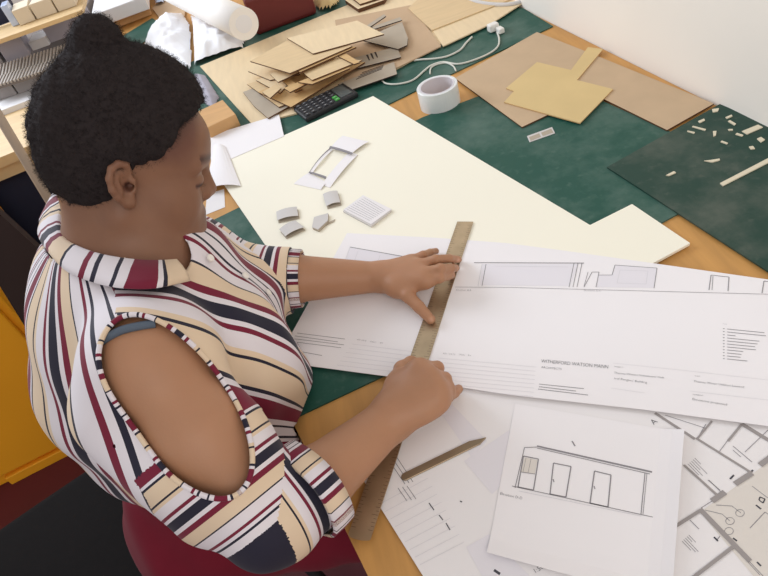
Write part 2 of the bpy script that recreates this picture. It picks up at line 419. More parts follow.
rim = [i for i in range(W1)]+[j*W1+N1 for j in range(1, N2+1)]+[N2*W1+i for i in range(N1-1, -1, -1)]+[j*W1 for j in range(N2-1, 0, -1)]
for k in range(len(rim)):
    a, b = rim[k], rim[(k+1) % len(rim)]; Fq.append((a, b, nV+b, nV+a))
sh = pyobj('elevation_sheet', Vt+Vb, Fq, MT['paper'], smooth=False)
tag(sh, 'loose white page with one small elevation of three doors lying over the plan', 'drawing')
P = Print(sh, zE+.0006)
P.line((537, 446), (652, 472), .0022, 'inkmid'); P.line((537, 448), (650, 474), .0009, 'inkmid'); P.line((524.5, 447.5), (537, 447), .0009, 'inkmid'); P.line((524.5, 447.5), (515, 488), .0009, 'inkmid')
P.line((512, 486), (657, 518), .0009, 'inkmid'); P.line((519, 491), (641, 516), .0006, 'inkpale'); P.line((645, 473), (641, 514), .0009, 'inkmid'); P.line((647, 473), (643, 514), .0006, 'inkmid')
for d in ([(523.5, 456), (538.5, 459), (533.5, 490), (518, 487)], [(553.5, 463), (571, 466.5), (566, 497), (550, 494)], [(594.5, 471), (611, 475), (608, 507), (590, 503)]):
    P.poly(d, .0013, 'inkmid', True)
P.fill([(524.5, 457), (537.5, 460), (535, 474), (521, 472)], 'tint2'); P.line((521, 472), (535, 474), .0008, 'inkmid')
P.line((526, 458), (523, 472), .0004, 'inkmid'); P.line((531, 459), (528, 473), .0004, 'inkmid')
P.line((594, 486), (595, 489), .0012, 'inkmid'); P.line((553, 479), (554, 482), .0012, 'inkmid')
P.text('Elevation D-D', (500, 494.5), (522, 499.5), 'ink'); P.line((572, 441), (575, 446), .0016, 'inkmid')
P.done()

# ------------------------------------------------------------------ ruler and scriber
zr = zd+.0006
C0, C1 = at(465.3, 222, zr), at(359.5, 537, zr)
u = (C1-C0)/np.linalg.norm(C1-C0); L = np.linalg.norm(C1-C0); n = np.array([-u[1], u[0], 0])
rl = empty('steel_ruler', tuple(at(412, 380, zr)))
tag(rl, 'long steel ruler laid across the drawings and held by both hands', 'ruler')
hw = .0148
prof = [C0-n*hw, C0+n*hw, C1+n*hw]+[C1+n*hw*math.cos(a)+u*hw*.25*math.sin(a) for a in np.linspace(.3, 2.84, 7)]+[C1-n*hw]
V, F = prism(prof, zr-.0001, zr+.0011); bl = pyobj('blade', V, F, MT['steel'], rl)
tick = []
for k in range(120):
    q = C0+u*(.01+k*.005); ln = .008 if k % 10 == 0 else (.006 if k % 2 == 0 else .004)
    if .01+k*.005 > L-.01: break
    for s in (-1, 1):
        e = q+n*s*hw*.97; f = q+n*s*(hw*.97-ln); w = u*.00025; zz = np.array([0, 0, .0013])
        tick.append(([e-w+zz, e+w+zz, f+w+zz, f-w+zz], [(0, 1, 2, 3)] if s < 0 else [(3, 2, 1, 0)]))
V, F, _ = join(tick); pyobj('graduation_marks', V, F, MT['steeldark'], rl)
a0, a1 = at(402, 477, ZP+.004), at(486, 436, ZP+.004)
u2 = (a1-a0)/np.linalg.norm(a1-a0); n2 = np.array([-u2[1], u2[0], 0]); L2 = np.linalg.norm(a1-a0)
pr = [a0+n2*.0055*math.cos(t)-u2*.0055*math.sin(t)+u2*.004 for t in np.linspace(0, math.pi, 8)]+[a0-n2*.0055+u2*(L2-.012), a0+u2*L2-n2*.0005, a0+u2*(L2-.022)+n2*.0055]
V, F = prism(pr, ZP, ZP+.0025)
sc = pyobj('scriber_blade', V, F, MT['steelmid']); bevel(sc, .0007, 1)
tag(sc, 'short pointed steel scriber lying on the plan below the right hand', 'blade')
# ------------------------------------------------------------------ tape, calculator, card pieces
tc = at(440.5, 104, ZT)
tp = empty('tape_roll', tuple(at(440.5, 104, ZT+.0002)))
tag(tp, 'roll of clear packing tape standing on its side face near the wall end', 'tape roll')
def ring(c, r0, r1, z0, z1, seg=48):
    V, F = [], []
    for k in range(seg):
        a = 2*math.pi*k/seg; d = np.array([math.cos(a), math.sin(a), 0])
        for r, z in ((r1, z0), (r1, z1), (r0, z1), (r0, z0)): V.append(np.array([c[0], c[1], 0])+d*r+[0, 0, z])
    for k in range(seg):
        for q in range(4):
            a = k*4+q; b = k*4+(q+1) % 4; c2 = ((k+1) % seg)*4+(q+1) % 4; d2 = ((k+1) % seg)*4+q; F.append((a, d2, c2, b))
    return V, F
V, F = ring(tc, .0405, .0475, ZT, ZT+.048); bevel(pyobj('tape_film', V, F, MT['tape'], tp), .0008, 1)
V, F = ring(tc, .0375, .0404, ZT, ZT+.048); pyobj('core', V, F, MT['tapecore'], tp)

# pocket calculator lying against the pile, screen end raised a little
cx = [at(p[0], p[1], ZM+.014) for p in ((296, 104), (344, 77), (357, 98), (302, 122))]
ca = empty('calculator', tuple(at(325, 108, ZM))); tag(ca, 'black pocket calculator leaning by the cut plywood pile', 'calculator')
o0 = (cx[0]+cx[1]+cx[2]+cx[3])/4; lu = cx[1]-cx[0]+cx[2]-cx[3]; lu = lu/np.linalg.norm(lu); lv = np.array([-lu[1], lu[0], 0])
HL, HW = .076, .043
V, F = box((o0[0], o0[1], ZM+.007), lu*HL, lv*HW, (0, 0, .007)); bevel(pyobj('case', V, F, MT['black'], ca), .004, 3)
def cbox(a, b, da, db, z0, z1): return box((o0[0]+lu[0]*a+lv[0]*b, o0[1]+lu[1]*a+lv[1]*b, ZM+(z0+z1)/2), lu*da, lv*db, (0, 0, (z1-z0)/2))
V, F = cbox(.050, .002, .016, .032, .0142, .0148); pyobj('screen', V, F, MT['lcd'], ca)
for i in range(6):
    for j in range(5):
        m_ = MT['keygreen'] if (i == 5 and j in (0, 1)) else MT['key']
        V, F = cbox(-.064+i*.0172, -.030+j*.0150, .0058, .0052, .0142, .017); k = pyobj('key', V, F, m_, ca)
        if (i, j) == (5, 0): k['label'] = 'green key'
        V, F = cbox(-.064+i*.0172, -.030+j*.0150, .0020, .0008, .0171, .0173); pyobj('key_mark', V, F, MT['keywhite'], k)

# flat sheets by the wall
o = slab('brown_plywood_sheet', [(455, 78), (537, 32), (590, 53), (714, 103.5), (667, 130), (604, 99), (560, 109), (522, 127)], ZM+.0002, .003, MT['kraft'], edge=MT['plyedge'])
tag(o, 'large pinkish brown plywood sheet with a long arm reaching along the wall', 'plywood sheet')
o = slab('manila_card', [(506, 88), (537, 62), (571, 70), (588, 47), (603, 49), (577, 80), (613, 89), (580, 123), (504, 102), (514, 91)], ZM+.0036, .0025, MT['manila'], edge=MT['ply3'])
tag(o, 'yellowish stepped card cut-out lying on the brown plywood sheet', 'card')
o = empty('printed_window_card', tuple(at(540, 136, ZM))); tag(o, 'tiny grey card of two window panels on the middle green mat', 'card')
slab('card_base', [(527, 136), (552, 127), (555, 133), (529.5, 142)], ZM, .0012, MT['cardpale'], o)
slab('window_panel', [(529, 137), (539.2, 133.2), (541, 136.6), (530.6, 140.6)], ZM+.0012, .0004, MT['greycard'], o)
slab('window_panel', [(541, 132.6), (551.3, 128.6), (553.3, 132.4), (542.8, 136)], ZM+.0012, .0004, MT['greycard'], o)

# offcuts on the right-hand mat
zc = ZM+.003
off = [((712, 109), (719, 108), (718, 111), (713, 112)), ((698, 121), (704, 118.5), (705, 120), (700, 122.5)), ((692, 126.5), (693, 125.7), (706, 129), (705, 130.3)),
       ((687, 131), (688, 130.5), (695, 132), (694, 133.2)), ((713, 131), (716.5, 130.8), (716, 135), (713.5, 136)), ((725.5, 117), (731.5, 114.5), (732.5, 116), (727, 118.3)),
       ((728, 121), (730, 120), (736, 123.5), (734.5, 125)), ((742, 131), (758, 124.5), (763, 127), (747, 134)), ((735.5, 134), (737, 132.8), (743.5, 134.8), (742, 136)),
       ((757, 138.5), (761, 136.8), (765, 139.5), (761, 142)), ((728, 129), (732.5, 128.8), (733, 130), (729, 130.3)), ((720.5, 141.5), (722, 140.5), (728, 142.8), (727, 143.8)), ((704, 160.5), (710, 160), (719.5, 158.4), (720, 160), (712, 162)),
       ((666, 175), (674, 171), (676, 172.5), (669, 175.5)), ((749, 146.5), (753, 145.8), (755, 148.5), (751, 149))]
lab = ['oval pale offcut at the wall corner of the worn mat', 'short pale offcut just below the corner offcut on the worn mat', 'thin straight pale offcut pointing right, upper left of the worn mat',
       'small pale sliver nearest the brown plywood arm on the worn mat', 'upright pale chip in the middle of the scattered offcuts', 'small pale chip nearest the wall edge of the worn mat', 'slanted pale chip left of the broad offcut',
       'broadest pale rectangular offcut near the wall on the worn mat', 'rounded pale chip just below the broad offcut', 'square pale scrap at the right photo edge', 'tiny pale speck left of the broad offcut',
       'pale sliver lowest of the cluster of offcuts', 'long tapering pale offcut alone in the mat centre', 'greyish sliver nearest the left corner of the worn mat', 'small dull scrap below the square scrap']
for q, l in zip(off, lab):
    o = slab('offcut', q, zc+.0002, .0018, MT['crumb']); tag(o, l, 'offcut', 'offcuts on the worn green mat')
o = slab('card_strip', [(720, 183), (723, 185.5), (775, 159), (772, 156)], zc+.0002, .002, MT['crumb']); tag(o, 'long pale card strip at right on the worn green mat', 'card strip')
# crumbs near the person
for q, l in (((( 368, 412), (376, 409), (377, 411), (369, 414)), 'white paper scrap on bare wood beside the right forearm'), (((222, 246), (226, 245), (228, 248), (224, 250)), 'pale scrap on green mat close to the chin'), (((236, 252), (243, 250), (246, 253), (238, 255)), 'larger pale scrap on green mat above the left sleeve')):
    o = slab('paper_scrap', q, ZM+.0002, .001, MT['cardpale']); tag(o, l, 'scrap')

# ------------------------------------------------------------------ paper model pieces on the board
def bent(name, px4, z, bow, m, n=10, t=.0008, hole=None, parent=None, base=0):
    """small bowed strip: px4 corners a,b (one end) d,c (other end); arches along a->d"""
    a, b, c, d = [at(p[0], p[1], z) for p in px4]
    V, F = [], []
    for i in range(n+1):
        s = i/n; l = a*(1-s)+d*s; r = b*(1-s)+c*s; h = base+bow*4*s*(1-s)
        for q in (l, r):
            V.append(q+[0, 0, h+t]); 
        for q in (l, r):
            V.append(q+[0, 0, h])
    for i in range(n):
        k = i*4; m2 = k+4
        F += [(k, k+1, m2+1, m2), (k+2, m2+2, m2+3, k+3), (k, m2, m2+2, k+2), (k+1, k+3, m2+3, m2+1)]
    F += [(0, 2, 3, 1), (n*4, n*4+1, n*4+3, n*4+2)]
    bm = bmesh.new(); vs = [bm.verts.new(tuple(p)) for p in V]
    for f in F: bm.faces.new([vs[i] for i in f])
    bmesh.ops.recalc_face_normals(bm, faces=bm.faces)
    V = [tuple(v.co) for v in bm.verts]; bm.verts.index_update(); F = [tuple(v.index for v in f.verts) for f in bm.faces]; bm.free()
    return pyobj(name, V, F, m, parent)
zb = ZB+.0002
st = empty('paper_window_strip', tuple(at(331, 163, zb))); tag(st, 'curved paper strip with a large window opening on the white board', 'paper model')
bent('end_panel', [(332, 148), (353, 154), (369, 143), (343, 137)], zb, .002, MT['paper'], 6, parent=st, base=.003)
bent('end_panel', [(294, 184), (321, 190), (327, 183), (309, 173)], zb, .002, MT['paper'], 6, parent=st)
bent('side_strip', [(309, 173), (312, 174), (333, 150), (330, 148)], zb, .004, MT['paper'], 8, parent=st)
bent('side_strip', [(322, 185), (330, 188), (358, 155), (350, 152)], zb, .004, MT['paper'], 8, parent=st)
bl_ = [(309.5, 174), (310.5, 174.5), (331.5, 150.5), (330.5, 150)]
V = [at(p[0], p[1], zb+.0008) for p in bl_]
bent('cut_line', [(330, 150.5), (331, 148.5), (354, 155.5), (352, 157)], zb, .0015, MT['inkmid'], 6, parent=st, base=.0062)
bent('cut_line', [(309, 173.5), (309.8, 172.3), (331, 148.8), (330, 148.6)], zb, .004, MT['inkmid'], 6, parent=st, base=.001)
bent('cut_line', [(309, 174), (310, 172.8), (327, 178), (326, 180)], zb, .001, MT['inkmid'], 6, parent=st, base=.003)
pc = [([(277, 217), (278, 222.5), (299, 218), (297.5, 208.5)], 'folded grey card tab nearest the left board edge', [(277, 213.5), (297.5, 208.5), (299, 217.5), (278, 222)]),
      ([], 'grey card tab just below the first, lowest of the little tabs', [(280, 231), (296, 222), (305, 229), (286, 238)]),
      ([], 'small square grey card tab highest of the four tabs', [(323.5, 196), (338, 192.5), (341, 204), (327, 208)]),
      ([], 'grey card tab with a pointed tail in the middle of the tabs', [(314, 217), (328, 213), (328, 220), (318, 229.5), (312, 227)])]
for _, l, q in pc:
    o = empty('card_tab', tuple(at(sum(p[0] for p in q)/len(q), sum(p[1] for p in q)/len(q), zb))); tag(o, l, 'card tab', 'little card tabs on the white board')
    if len(q) == 4:
        bent('upper_flap', [q[0], q[3], q[2], q[1]], zb, .003, MT['cardpale'], 8, parent=o, base=.004)
        bent('lower_flap', [(p[0]+.6, p[1]+1.2) for p in (q[0], q[3], q[2], q[1])], zb, .001, MT['greycard'], 6, parent=o)
    else:
        slab('upper_flap', q, zb+.004, .001, MT['cardpale'], o); slab('pointed_tail', [(318, 229), (322, 226), (335, 219), (334, 221.5)], zb, .001, MT['greycard'], o); slab('lower_flap', [(p[0]+.5, p[1]+1) for p in q], zb, .004, MT['greycard'], o)
hc = empty('hatched_card', tuple(at(367, 210, zb))); tag(hc, 'larger square card with fine diagonal hatching on the white board', 'card')
slab('card_sheet', [(343, 211), (363, 195.5), (391.5, 210), (371, 226)], zb, .004, MT['cardpale'], hc)
slab('card_top', [(343.5, 209.5), (363, 195), (391.5, 209), (371, 224)], zb+.004, .0008, MT['paper2'], hc)
pr_ = Print(hc, zb+.0048)
for k in range(9):
    s = k/9; pr_.line((346+20*s, 208.6-12.5*s), (346+20*s+24-14*s*.2, 208.6-12.5*s+12+1*s), .0006, 'inkmid')
pr_.done()

# ------------------------------------------------------------------ loose white paper by the face
o = slab('paper_sheet', [(208, 136), (279, 114.5), (284, 136), (228, 160), (212, 168)], ZM+.0056, .0006, MT['paper']); tag(o, 'white paper sheet under the upper left edge of the board', 'paper')
o = bent('paper_sheet', [(214, 146), (206, 190), (241, 186), (226, 147)], ZM+.0066, .008, MT['paper'], 8); tag(o, 'curled white paper slip in front of the face', 'paper')
o = slab('paper_sheet', [(207, 194), (224, 189), (225, 207), (205, 215)], ZT+.0002, .0006, MT['paper2']); tag(o, 'small white paper on bare wood below the curled slip', 'paper')
V, F = box((0, 0, 0), (1, 0, 0), (0, 1, 0), (0, 0, 1))
def block(name, pl, pr, z, depth, h, m, parent=None, bev=.002):
    """box standing at height z: its front bottom edge runs from pl to pr on the photograph"""
    A, B = at(pl[0], pl[1], z), at(pr[0], pr[1], z); w = (B-A)/2; d = np.array([-w[1], w[0], 0]); d = d/np.linalg.norm(d)*depth/2
    V, F = box((A+B)/2+d+[0, 0, h/2], w, d, (0, 0, h/2)); o = pyobj(name, V, F, m, parent)
    if bev: bevel(o, bev, 2)
    return o
o = block('wood_block', (212, 140), (241, 126), ZM, .12, .035, MT['woodblock']); tag(o, 'sawn wood block on the green mat beside the forehead', 'wood block')

# ------------------------------------------------------------------ pile of laser-cut plywood
zp = ZM
o = slab('plywood_sheet', [(200, 66), (352, 3), (470, -30), (520, 0), (399, 67), (297, 113), (252, 124)], ZM+.0002, .004, MT['ply2']); tag(o, 'big pale plywood sheet under the pile of cut pieces', 'plywood sheet')
zp = ZM+.0044
o = slab('brown_board', [(335, 20), (411, 5), (441, 46), (400, 66), (345, 90)], zp, .003, MT['mdf']); tag(o, 'smooth brown board under the grey card cut-outs', 'board')
o = slab('plywood_sheet', [(414, 2), (470, -26), (524, 2), (490, 24), (443, 46)], zp, .003, MT['ply2']); tag(o, 'pale plywood sheet right of the brown board with triangular corner', 'plywood sheet')
o = slab('plywood_sheet', [(408, 8), (440, -20), (500, -20), (516, -3), (432, 30)], zp+.0034, .003, MT['ply']); tag(o, 'pale plywood offcut lying across the far plywood sheet', 'plywood sheet')
zp += .0034
Pg = 'laser-cut plywood pieces in the pile'
stack = [([(243, 92), (262, 85), (300, 100), (268, 118), (254, 106)], 'greycard', 'grey-brown card lowest at the left corner of the pile'),
         ([(247, 84), (281, 74), (322, 88), (279, 107)], 'ply', 'plywood piece with its long edge facing the calculator, low in the pile'),
         ([(258, 92), (325, 62), (365, 62), (291, 107)], 'ply3', 'long plywood piece just above the calculator'),
         ([(256, 80), (272, 74), (288, 84), (280, 93)], 'ply2', 'plywood frame piece with a notch at the left of the pile'),
         ([(248, 71), (262, 64), (300, 74), (270, 80)], 'ply2', 'short plywood piece under the left corner of the second sheet'),
         ([(278, 77), (285, 74), (302, 89), (295, 92)], 'ply3', 'narrow plywood bar crossing the notched frame'),
         ([(262, 92), (276, 84), (281, 88), (270, 98)], 'ply', 'small plywood scrap at the lower left of the pile'),
         ([(284, 88), (312, 76), (316, 79), (290, 92)], 'ply3', 'thin plywood bar just above the long piece by the calculator'),
         ([(270, 74), (300, 62), (308, 68), (278, 82)], 'ply2', 'plywood tab between the notched frame and the second sheet'),
         ([(298, 82), (344, 63), (350, 68), (312, 84)], 'ply3', 'narrow warm plywood strip in the middle of the pile'),
         ([(300, 70), (330, 58), (362, 60), (312, 80)], 'ply', 'plywood rectangle beneath the right end of the second sheet'),
         ([(338, 56), (345, 53), (360, 62), (354, 64)], 'ply3', 'small plywood bar sticking out at the right of the pile'),
         ([(292, 68), (345, 45), (356, 47), (300, 72)], 'ply3', 'plywood strip directly under the second sheet'),
         ([(250, 61), (288, 40), (352, 46), (290, 73)], 'ply', 'plywood sheet with a pointed left corner, second from the top of the pile'),
         ([(287, 38), (357, 20.5), (384, 34), (313, 53.5)], 'ply2', 'topmost plywood sheet of the pile')]
for k, (q, m_, l) in enumerate(stack):
    o = slab('plywood_piece', [(x, y) for x, y in q], zp+k*.0042, .0034, MT[m_], edge=MT['plyedge']); tag(o, l, 'plywood piece', Pg)
zp2 = zp
Pc = 'grey card cut-outs beside the plywood pile'
gc = [([(348, 80), (394, 62), (397, 74), (350, 90), (338, 84)], 'slitted grey card strip nearest the tape'), ([(345, 60), (397, 46.5), (401, 57), (350, 70)], 'long grey card strip in the middle of the cut-outs'),
      ([(362, 40), (383, 30), (402, 22), (408, 38), (407, 45), (398, 49)], 'stepped grey card at the far side of the cut-outs'), ([(371, 27), (400, 17), (402, 20), (374, 29)], 'thin grey card strip behind the stepped card'), ([(366, 26), (384, 14), (386, 16), (369, 27.5)], 'thin dark-edged strip leaning against the topmost plywood')]
for k, (q, l) in enumerate(gc):
    o = slab('grey_card', q, zp2+.0002+(0, .0036, .0072, .0108, .0144)[k], .003, MT['greycard'], edge=MT['darkbrown']); tag(o, l, 'card', Pc)
    if k == 0:
        for j in range(4):
            slab('slit', [(356+j*2, 79-j*2.2), (382+j*.6, 68.5-j*1.3), (382+j*.6, 69.1-j*1.3), (356+j*2, 79.6-j*2.2)], zp2+.0032, .0003, MT['darkbrown'], o)
    if k == 1:
        for j in range(3): slab('slit', [(366+j*4, 55-j*1.4), (368+j*4, 54.5-j*1.4), (370+j*4, 60-j*1.4), (369+j*4, 60.5-j*1.4)], zp2+.0068, .0003, MT['darkbrown'], o)

# ------------------------------------------------------------------ white cables
def cable(name, pts, r, z, label):
    P = [at(x, y, z+r) for x, y in pts]; V, F = tube(spline(P, 10), r, 8); o = pyobj(name, V, F, MT['cable'], smooth=True); return o
c1 = empty('power_cable', tuple(at(443, 62, ZM))); tag(c1, 'white cable with plug snaking across the far green mat', 'cable')
def cpart(name, pts, r, parent):
    P = [at(x, y, ZM+r) for x, y in pts]; V, F = tube(spline(P, 10), r, 8); return pyobj(name, V, F, MT['cable'], parent, True)
cpart('cord', [(381, 79), (386, 83.5), (398, 84), (413, 80), (425, 70), (432, 65), (443, 62), (458, 64), (474, 60), (490, 53), (498, 46), (499, 38), (496, 30)], .0024, c1)
cpart('cord_loop', [(430, 74), (431, 68), (437, 64.5), (446, 63), (453, 66), (456, 71)], .002, c1)
V, F = box(at(493, 27, ZM+.012), AX*.014, AY*.011, (0, 0, .010)); bevel(pyobj('plug', V, F, MT['white_plastic'], c1), .004, 2)
V, F = box(at(500, 30, ZM+.008), AX*.008, AY*.012, (0, 0, .007)); bevel(pyobj('plug', V, F, MT['white_plastic'], c1), .003, 2)
c2 = empty('thin_cable', tuple(at(440, 57, ZM))); tag(c2, 'thin white cable end behind the tape loop', 'cable')
cpart('cord', [(414, 60.5), (422, 59.5), (436, 58.5), (448, 56), (460, 50), (466, 43), (472, 37)], .0026, c2)
c3 = empty('grey_hose', tuple(at(505, 2, ZM))); tag(c3, 'pale grey cable running along the wall end of the bench', 'cable')
P = [at(x, y, ZT+.014) for x, y in ((462, -4), (478, 2), (495, 4.5), (512, 4), (524, 0), (530, -8))]; V, F = tube(spline(P, 8), .006, 8); pyobj('cord', V, F, MT['cardpale'], c3, True)

# ------------------------------------------------------------------ far end: bag, cloth, roll, tray
mb = block('maroon_case', (257, 36.5), (318, 14), ZM, .26, .12, MT['maroon'], bev=.012); tag(mb, 'dark maroon leather case at the far end of the bench', 'case')
def crumple(name, poly, z, hmax, m, seed, n=46):
    P = [at(x, y, z) for x, y in poly]; X = np.array(P)[:, :2]; lo, hi = X.min(0), X.max(0)
    def inside(p):
        c = False; k = len(X)-1
        for i in range(len(X)):
            if (X[i][1] > p[1]) != (X[k][1] > p[1]) and p[0] < (X[k][0]-X[i][0])*(p[1]-X[i][1])/(X[k][1]-X[i][1])+X[i][0]: c = not c
            k = i
        return c
    def edged(p):
        d = 9
        for i in range(len(X)):
            a, b = X[i-1], X[i]; t = max(0, min(1, np.dot(p-a, b-a)/np.dot(b-a, b-a))); d = min(d, np.linalg.norm(p-a-t*(b-a)))
        return d
    V, F, idx = [], [], {}
    for j in range(n+1):
        for i in range(n+1):
            p = lo+(hi-lo)*[i/n, j/n]
            if inside(p):
                q = Vector((p[0]*9+seed, p[1]*9, seed)); r = 1-abs(noise.noise(q))*2; r2 = 1-abs(noise.noise(q*2.7))*2
                h = hmax*min(1, edged(p)/.06)**.6*(.55+.35*max(r, 0)+.2*r2)
                idx[i, j] = len(V); V.append((p[0], p[1], z+max(h, .0005)))
    for (i, j) in list(idx):
        q = [(i, j), (i+1, j), (i+1, j+1), (i, j+1)]
        if all(k in idx for k in q): F.append(tuple(idx[k] for k in q))
    return pyobj(name, V, F, m, smooth=True)
o = crumple('crumpled_cloth', [(144, 50), (148, 36), (160, 26), (183, 14), (191, 26), (193, 70), (170, 68)], ZM, .05, MT['cloth'], 3.1); tag(o, 'crumpled white plastic bag right behind the hair', 'bag')
o = crumple('crumpled_cloth', [(190, 16), (206, 20), (226, 30), (246, 38), (244, 50), (222, 58), (195, 67), (193, 26)], ZM, .045, MT['cloth'], 8.4); tag(o, 'crumpled white cloth under the white roll', 'cloth')
o = crumple('plastic_bag', [(194, 74), (206, 76), (220, 98), (214, 110), (204, 104)], ZM, .03, MT['lilac'], 5.2); tag(o, 'grey crumpled plastic wrapper between hair and plywood sheet', 'wrapper')
rr = empty('white_roll', tuple(at(215, 12, ZM+.06))); tag(rr, 'thick white paper roll lying on the crumpled cloth', 'roll')
ra, rb = at(168, -12, ZM+.105), at(244, 24, ZM+.105)
V, F = tube([ra+(rb-ra)*t for t in (0, .25, .5, .75, 1)], .047, 40); pyobj('roll_body', V, F, MT['roll'], rr, False)
for p in bpy.data.objects['roll_body'].data.polygons: p.use_smooth = len(p.vertices) == 4
ax = (rb-ra)/np.linalg.norm(rb-ra)
V, F = tube([rb-ax*.002, rb+ax*.001], .026, 24); pyobj('roll_end', V, F, MT['cloth'], rr)
tr = empty('plywood_tray', tuple(at(362, 4, ZM+.004))); tag(tr, 'small plywood tray edge behind the topmost plywood', 'tray')
slab('tray_base', [(345, 0), (362, -14), (392, -14), (384, 0), (358, 9)], ZM+.0046, .012, MT['ply2'], tr, edge=MT['plyedge'])
slab('tray_lid', [(350, -4), (364, -15), (388, -14), (382, -3), (360, 4)], ZM+.0168, .006, MT['ply'], tr, edge=MT['plyedge'])
o = crumple('crumpled_paper', [(314, 5), (318, -4), (334, -8), (341, 2), (334, 9), (320, 11)], ZM+.0044, .05, MT['manila'], 2.2, 26); tag(o, 'crumpled beige paper beside the maroon case', 'paper')
o = slab('cardboard_piece', [(152, 8), (170, -6), (186, 4), (183, 26), (170, 31)], ZT+.0036, .004, MT['mdf']); tag(o, 'brown cardboard piece left of the white roll', 'cardboard')

# ------------------------------------------------------------------ second bench at the left with an architectural model
fb = empty('side_bench', (-1.4, 2.4, 0)); tag(fb, 'pale wood bench at the far left carrying the tiered model', 'bench')
yf = lambda x: 1.899+.15*(x+.962)
xr = lambda y: edge_x(y)-.004
V, F = prism([(-2.6, yf(-2.6)), (xr(yf(-.38)), yf(-.38)), (xr(3.5), 3.5), (-2.6, 3.5)], ZT-.03, ZT); pyobj('bench_top', V, F, MT['benchwood'], fb)
V, F = prism([(-2.6, yf(-2.6)+.02), (xr(yf(-.38))-.02, yf(-.38)+.02), (xr(yf(-.38))-.02, yf(-.38)+.04), (-2.6, yf(-2.6)+.04)], ZT-.075, ZT-.0302); pyobj('apron', V, F, MT['benchwood'], fb)
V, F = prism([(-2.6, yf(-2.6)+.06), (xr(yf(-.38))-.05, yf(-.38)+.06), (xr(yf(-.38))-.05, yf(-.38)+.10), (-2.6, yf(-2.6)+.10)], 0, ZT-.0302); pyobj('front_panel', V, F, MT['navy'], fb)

zz = ZT+.0002
o = slab('model_base', [(-40, 126), (45, 94), (110, 70), (100, 20), (-40, 60)], zz, .018, MT['whiteblock']); tag(o, 'white base board of the tiered model on the side bench', 'model base')
zz += .0184
G = 'grey foam blocks in the front row of the model'
for (a, b, l) in (((-8, 103), (17.5, 94.5), 'grey foam block at the left photo edge in the front row'), ((19, 94), (48, 84), 'grey foam block in the front row of the model beside the hair')):
    o = block('foam_block', a, b, zz, .16, .045, MT['greyblock']); tag(o, l, 'block', G)
o = block('foam_block', (49.5, 83.5), (78, 74), zz, .16, .045, MT['greyblock']); tag(o, 'grey foam block in the front row mostly behind the hair', 'block', G)
# ribbed roof panel: slats standing on a sloping board
rp = empty('ribbed_panel', tuple(at(30, 70, zz+.045))); tag(rp, 'grey ribbed roof panel of zigzag slats in the model', 'model roof')
zr0 = zz+.047
b0, b1 = at(-12, 92.5, zr0), at(64, 69, zr0)
dn = np.array([-(b1-b0)[1], (b1-b0)[0], 0]); dn /= np.linalg.norm(dn)
V, F = [], []
sl = dn*.13+np.array([0, 0, .028])
V, F = box((b0+b1)/2+sl/2+[0, 0, .003], (b1-b0)/2, sl/2, (0, 0, .003)); pyobj('panel_board', V, F, MT['slat'], rp)
parts = []
nS = 22; nrm = np.cross((b1-b0)/np.linalg.norm(b1-b0), sl/np.linalg.norm(sl))
for k in range(nS):
    p = b0+(b1-b0)*((k+.5)/nS); w = (b1-b0)/nS*.22
    parts.append(box(p+sl*.22+nrm*.010, w, sl*.20+(b1-b0)*.012, nrm*.004)); parts.append(box(p+sl*.70+nrm*.010+(b1-b0)*.012, w, sl*.28-(b1-b0)*.010, nrm*.004))
V, F, _ = join(parts); pyobj('slats', V, F, MT['slatlight'], rp)
# upper tier
zu = zz+.0
o = block('foam_box', (8.5, 64), (31, 55), zz+.075, .14, .075, MT['lilac']); tag(o, 'lilac grey foam box at the left photo edge behind the ribbed panel', 'box', 'lilac foam boxes')
o = block('foam_box', (-24, 76), (5, 65), zz+.075, .1, .075, MT['greyblock']); tag(o, 'pale grey foam box cut off by the left photo edge', 'box', 'lilac foam boxes')
o = block('foam_box', (51, 43), (90, 29), zz+.075, .14, .085, MT['lilac']); tag(o, 'wide lilac grey foam box just behind the hair bun', 'box', 'lilac foam boxes')
o = block('foam_box', (33, 51), (50, 45), zz+.075, .1, .03, MT['whiteblock']); tag(o, 'small white foam box between the two lilac boxes', 'box', 'lilac foam boxes')
o = block('shelf_block', (-20, 78), (88, 42), zz+.001, .34, .073, MT['slat'], bev=.001); tag(o, 'dark grey step under the lilac foam boxes', 'model base')
o = block('wood_shelf', (-22, 52), (84, 14), zz+.164, .16, .014, MT['benchwood'], bev=.001); tag(o, 'pale wood shelf above the lilac foam boxes', 'shelf')
G = 'cream foam blocks on the wood shelf'
for (a, b, l) in (((20.5, 26), (36, 20), 'left cream foam block on the wood shelf'), ((37.5, 19.5), (57.5, 12.5), 'middle cream foam block on the wood shelf'), ((59, 12), (77, 5.5), 'right cream foam block on the wood shelf')):
    o = block('cream_block', a, b, zz+.1785, .1, .05, MT['creamblock']); tag(o, l, 'block', G)
o = block('clear_film', (13, 27), (19.5, 24.5), zz+.1785, .06, .07, MT['film']); tag(o, 'shiny blue-white film piece left of the cream blocks', 'film')
o = block('grey_box', (-14, 31), (12, 21), zz+.1785, .2, .10, MT['navy']); tag(o, 'dark blue box at the top left photo corner', 'box')
o = block('flat_box', (98, 28), (150, 9), zz+.02, .5, .05, MT['whiteblock'], bev=.003); tag(o, 'large flat white box at the top left behind the bun', 'box')
o = block('wood_strip', (112, 30), (152, 14.5), zz-.016, .3, .034, MT['woodblock'], bev=.001); tag(o, 'brown wood strip under the flat white box', 'wood strip')
o = crumple('clear_film', [(154, -4), (160, -10), (170, -8), (164, 4), (156, 7)], ZT+.008, .05, MT['film'], 6.6, 24); tag(o, 'bluish clear film heap beside the cardboard piece', 'film')
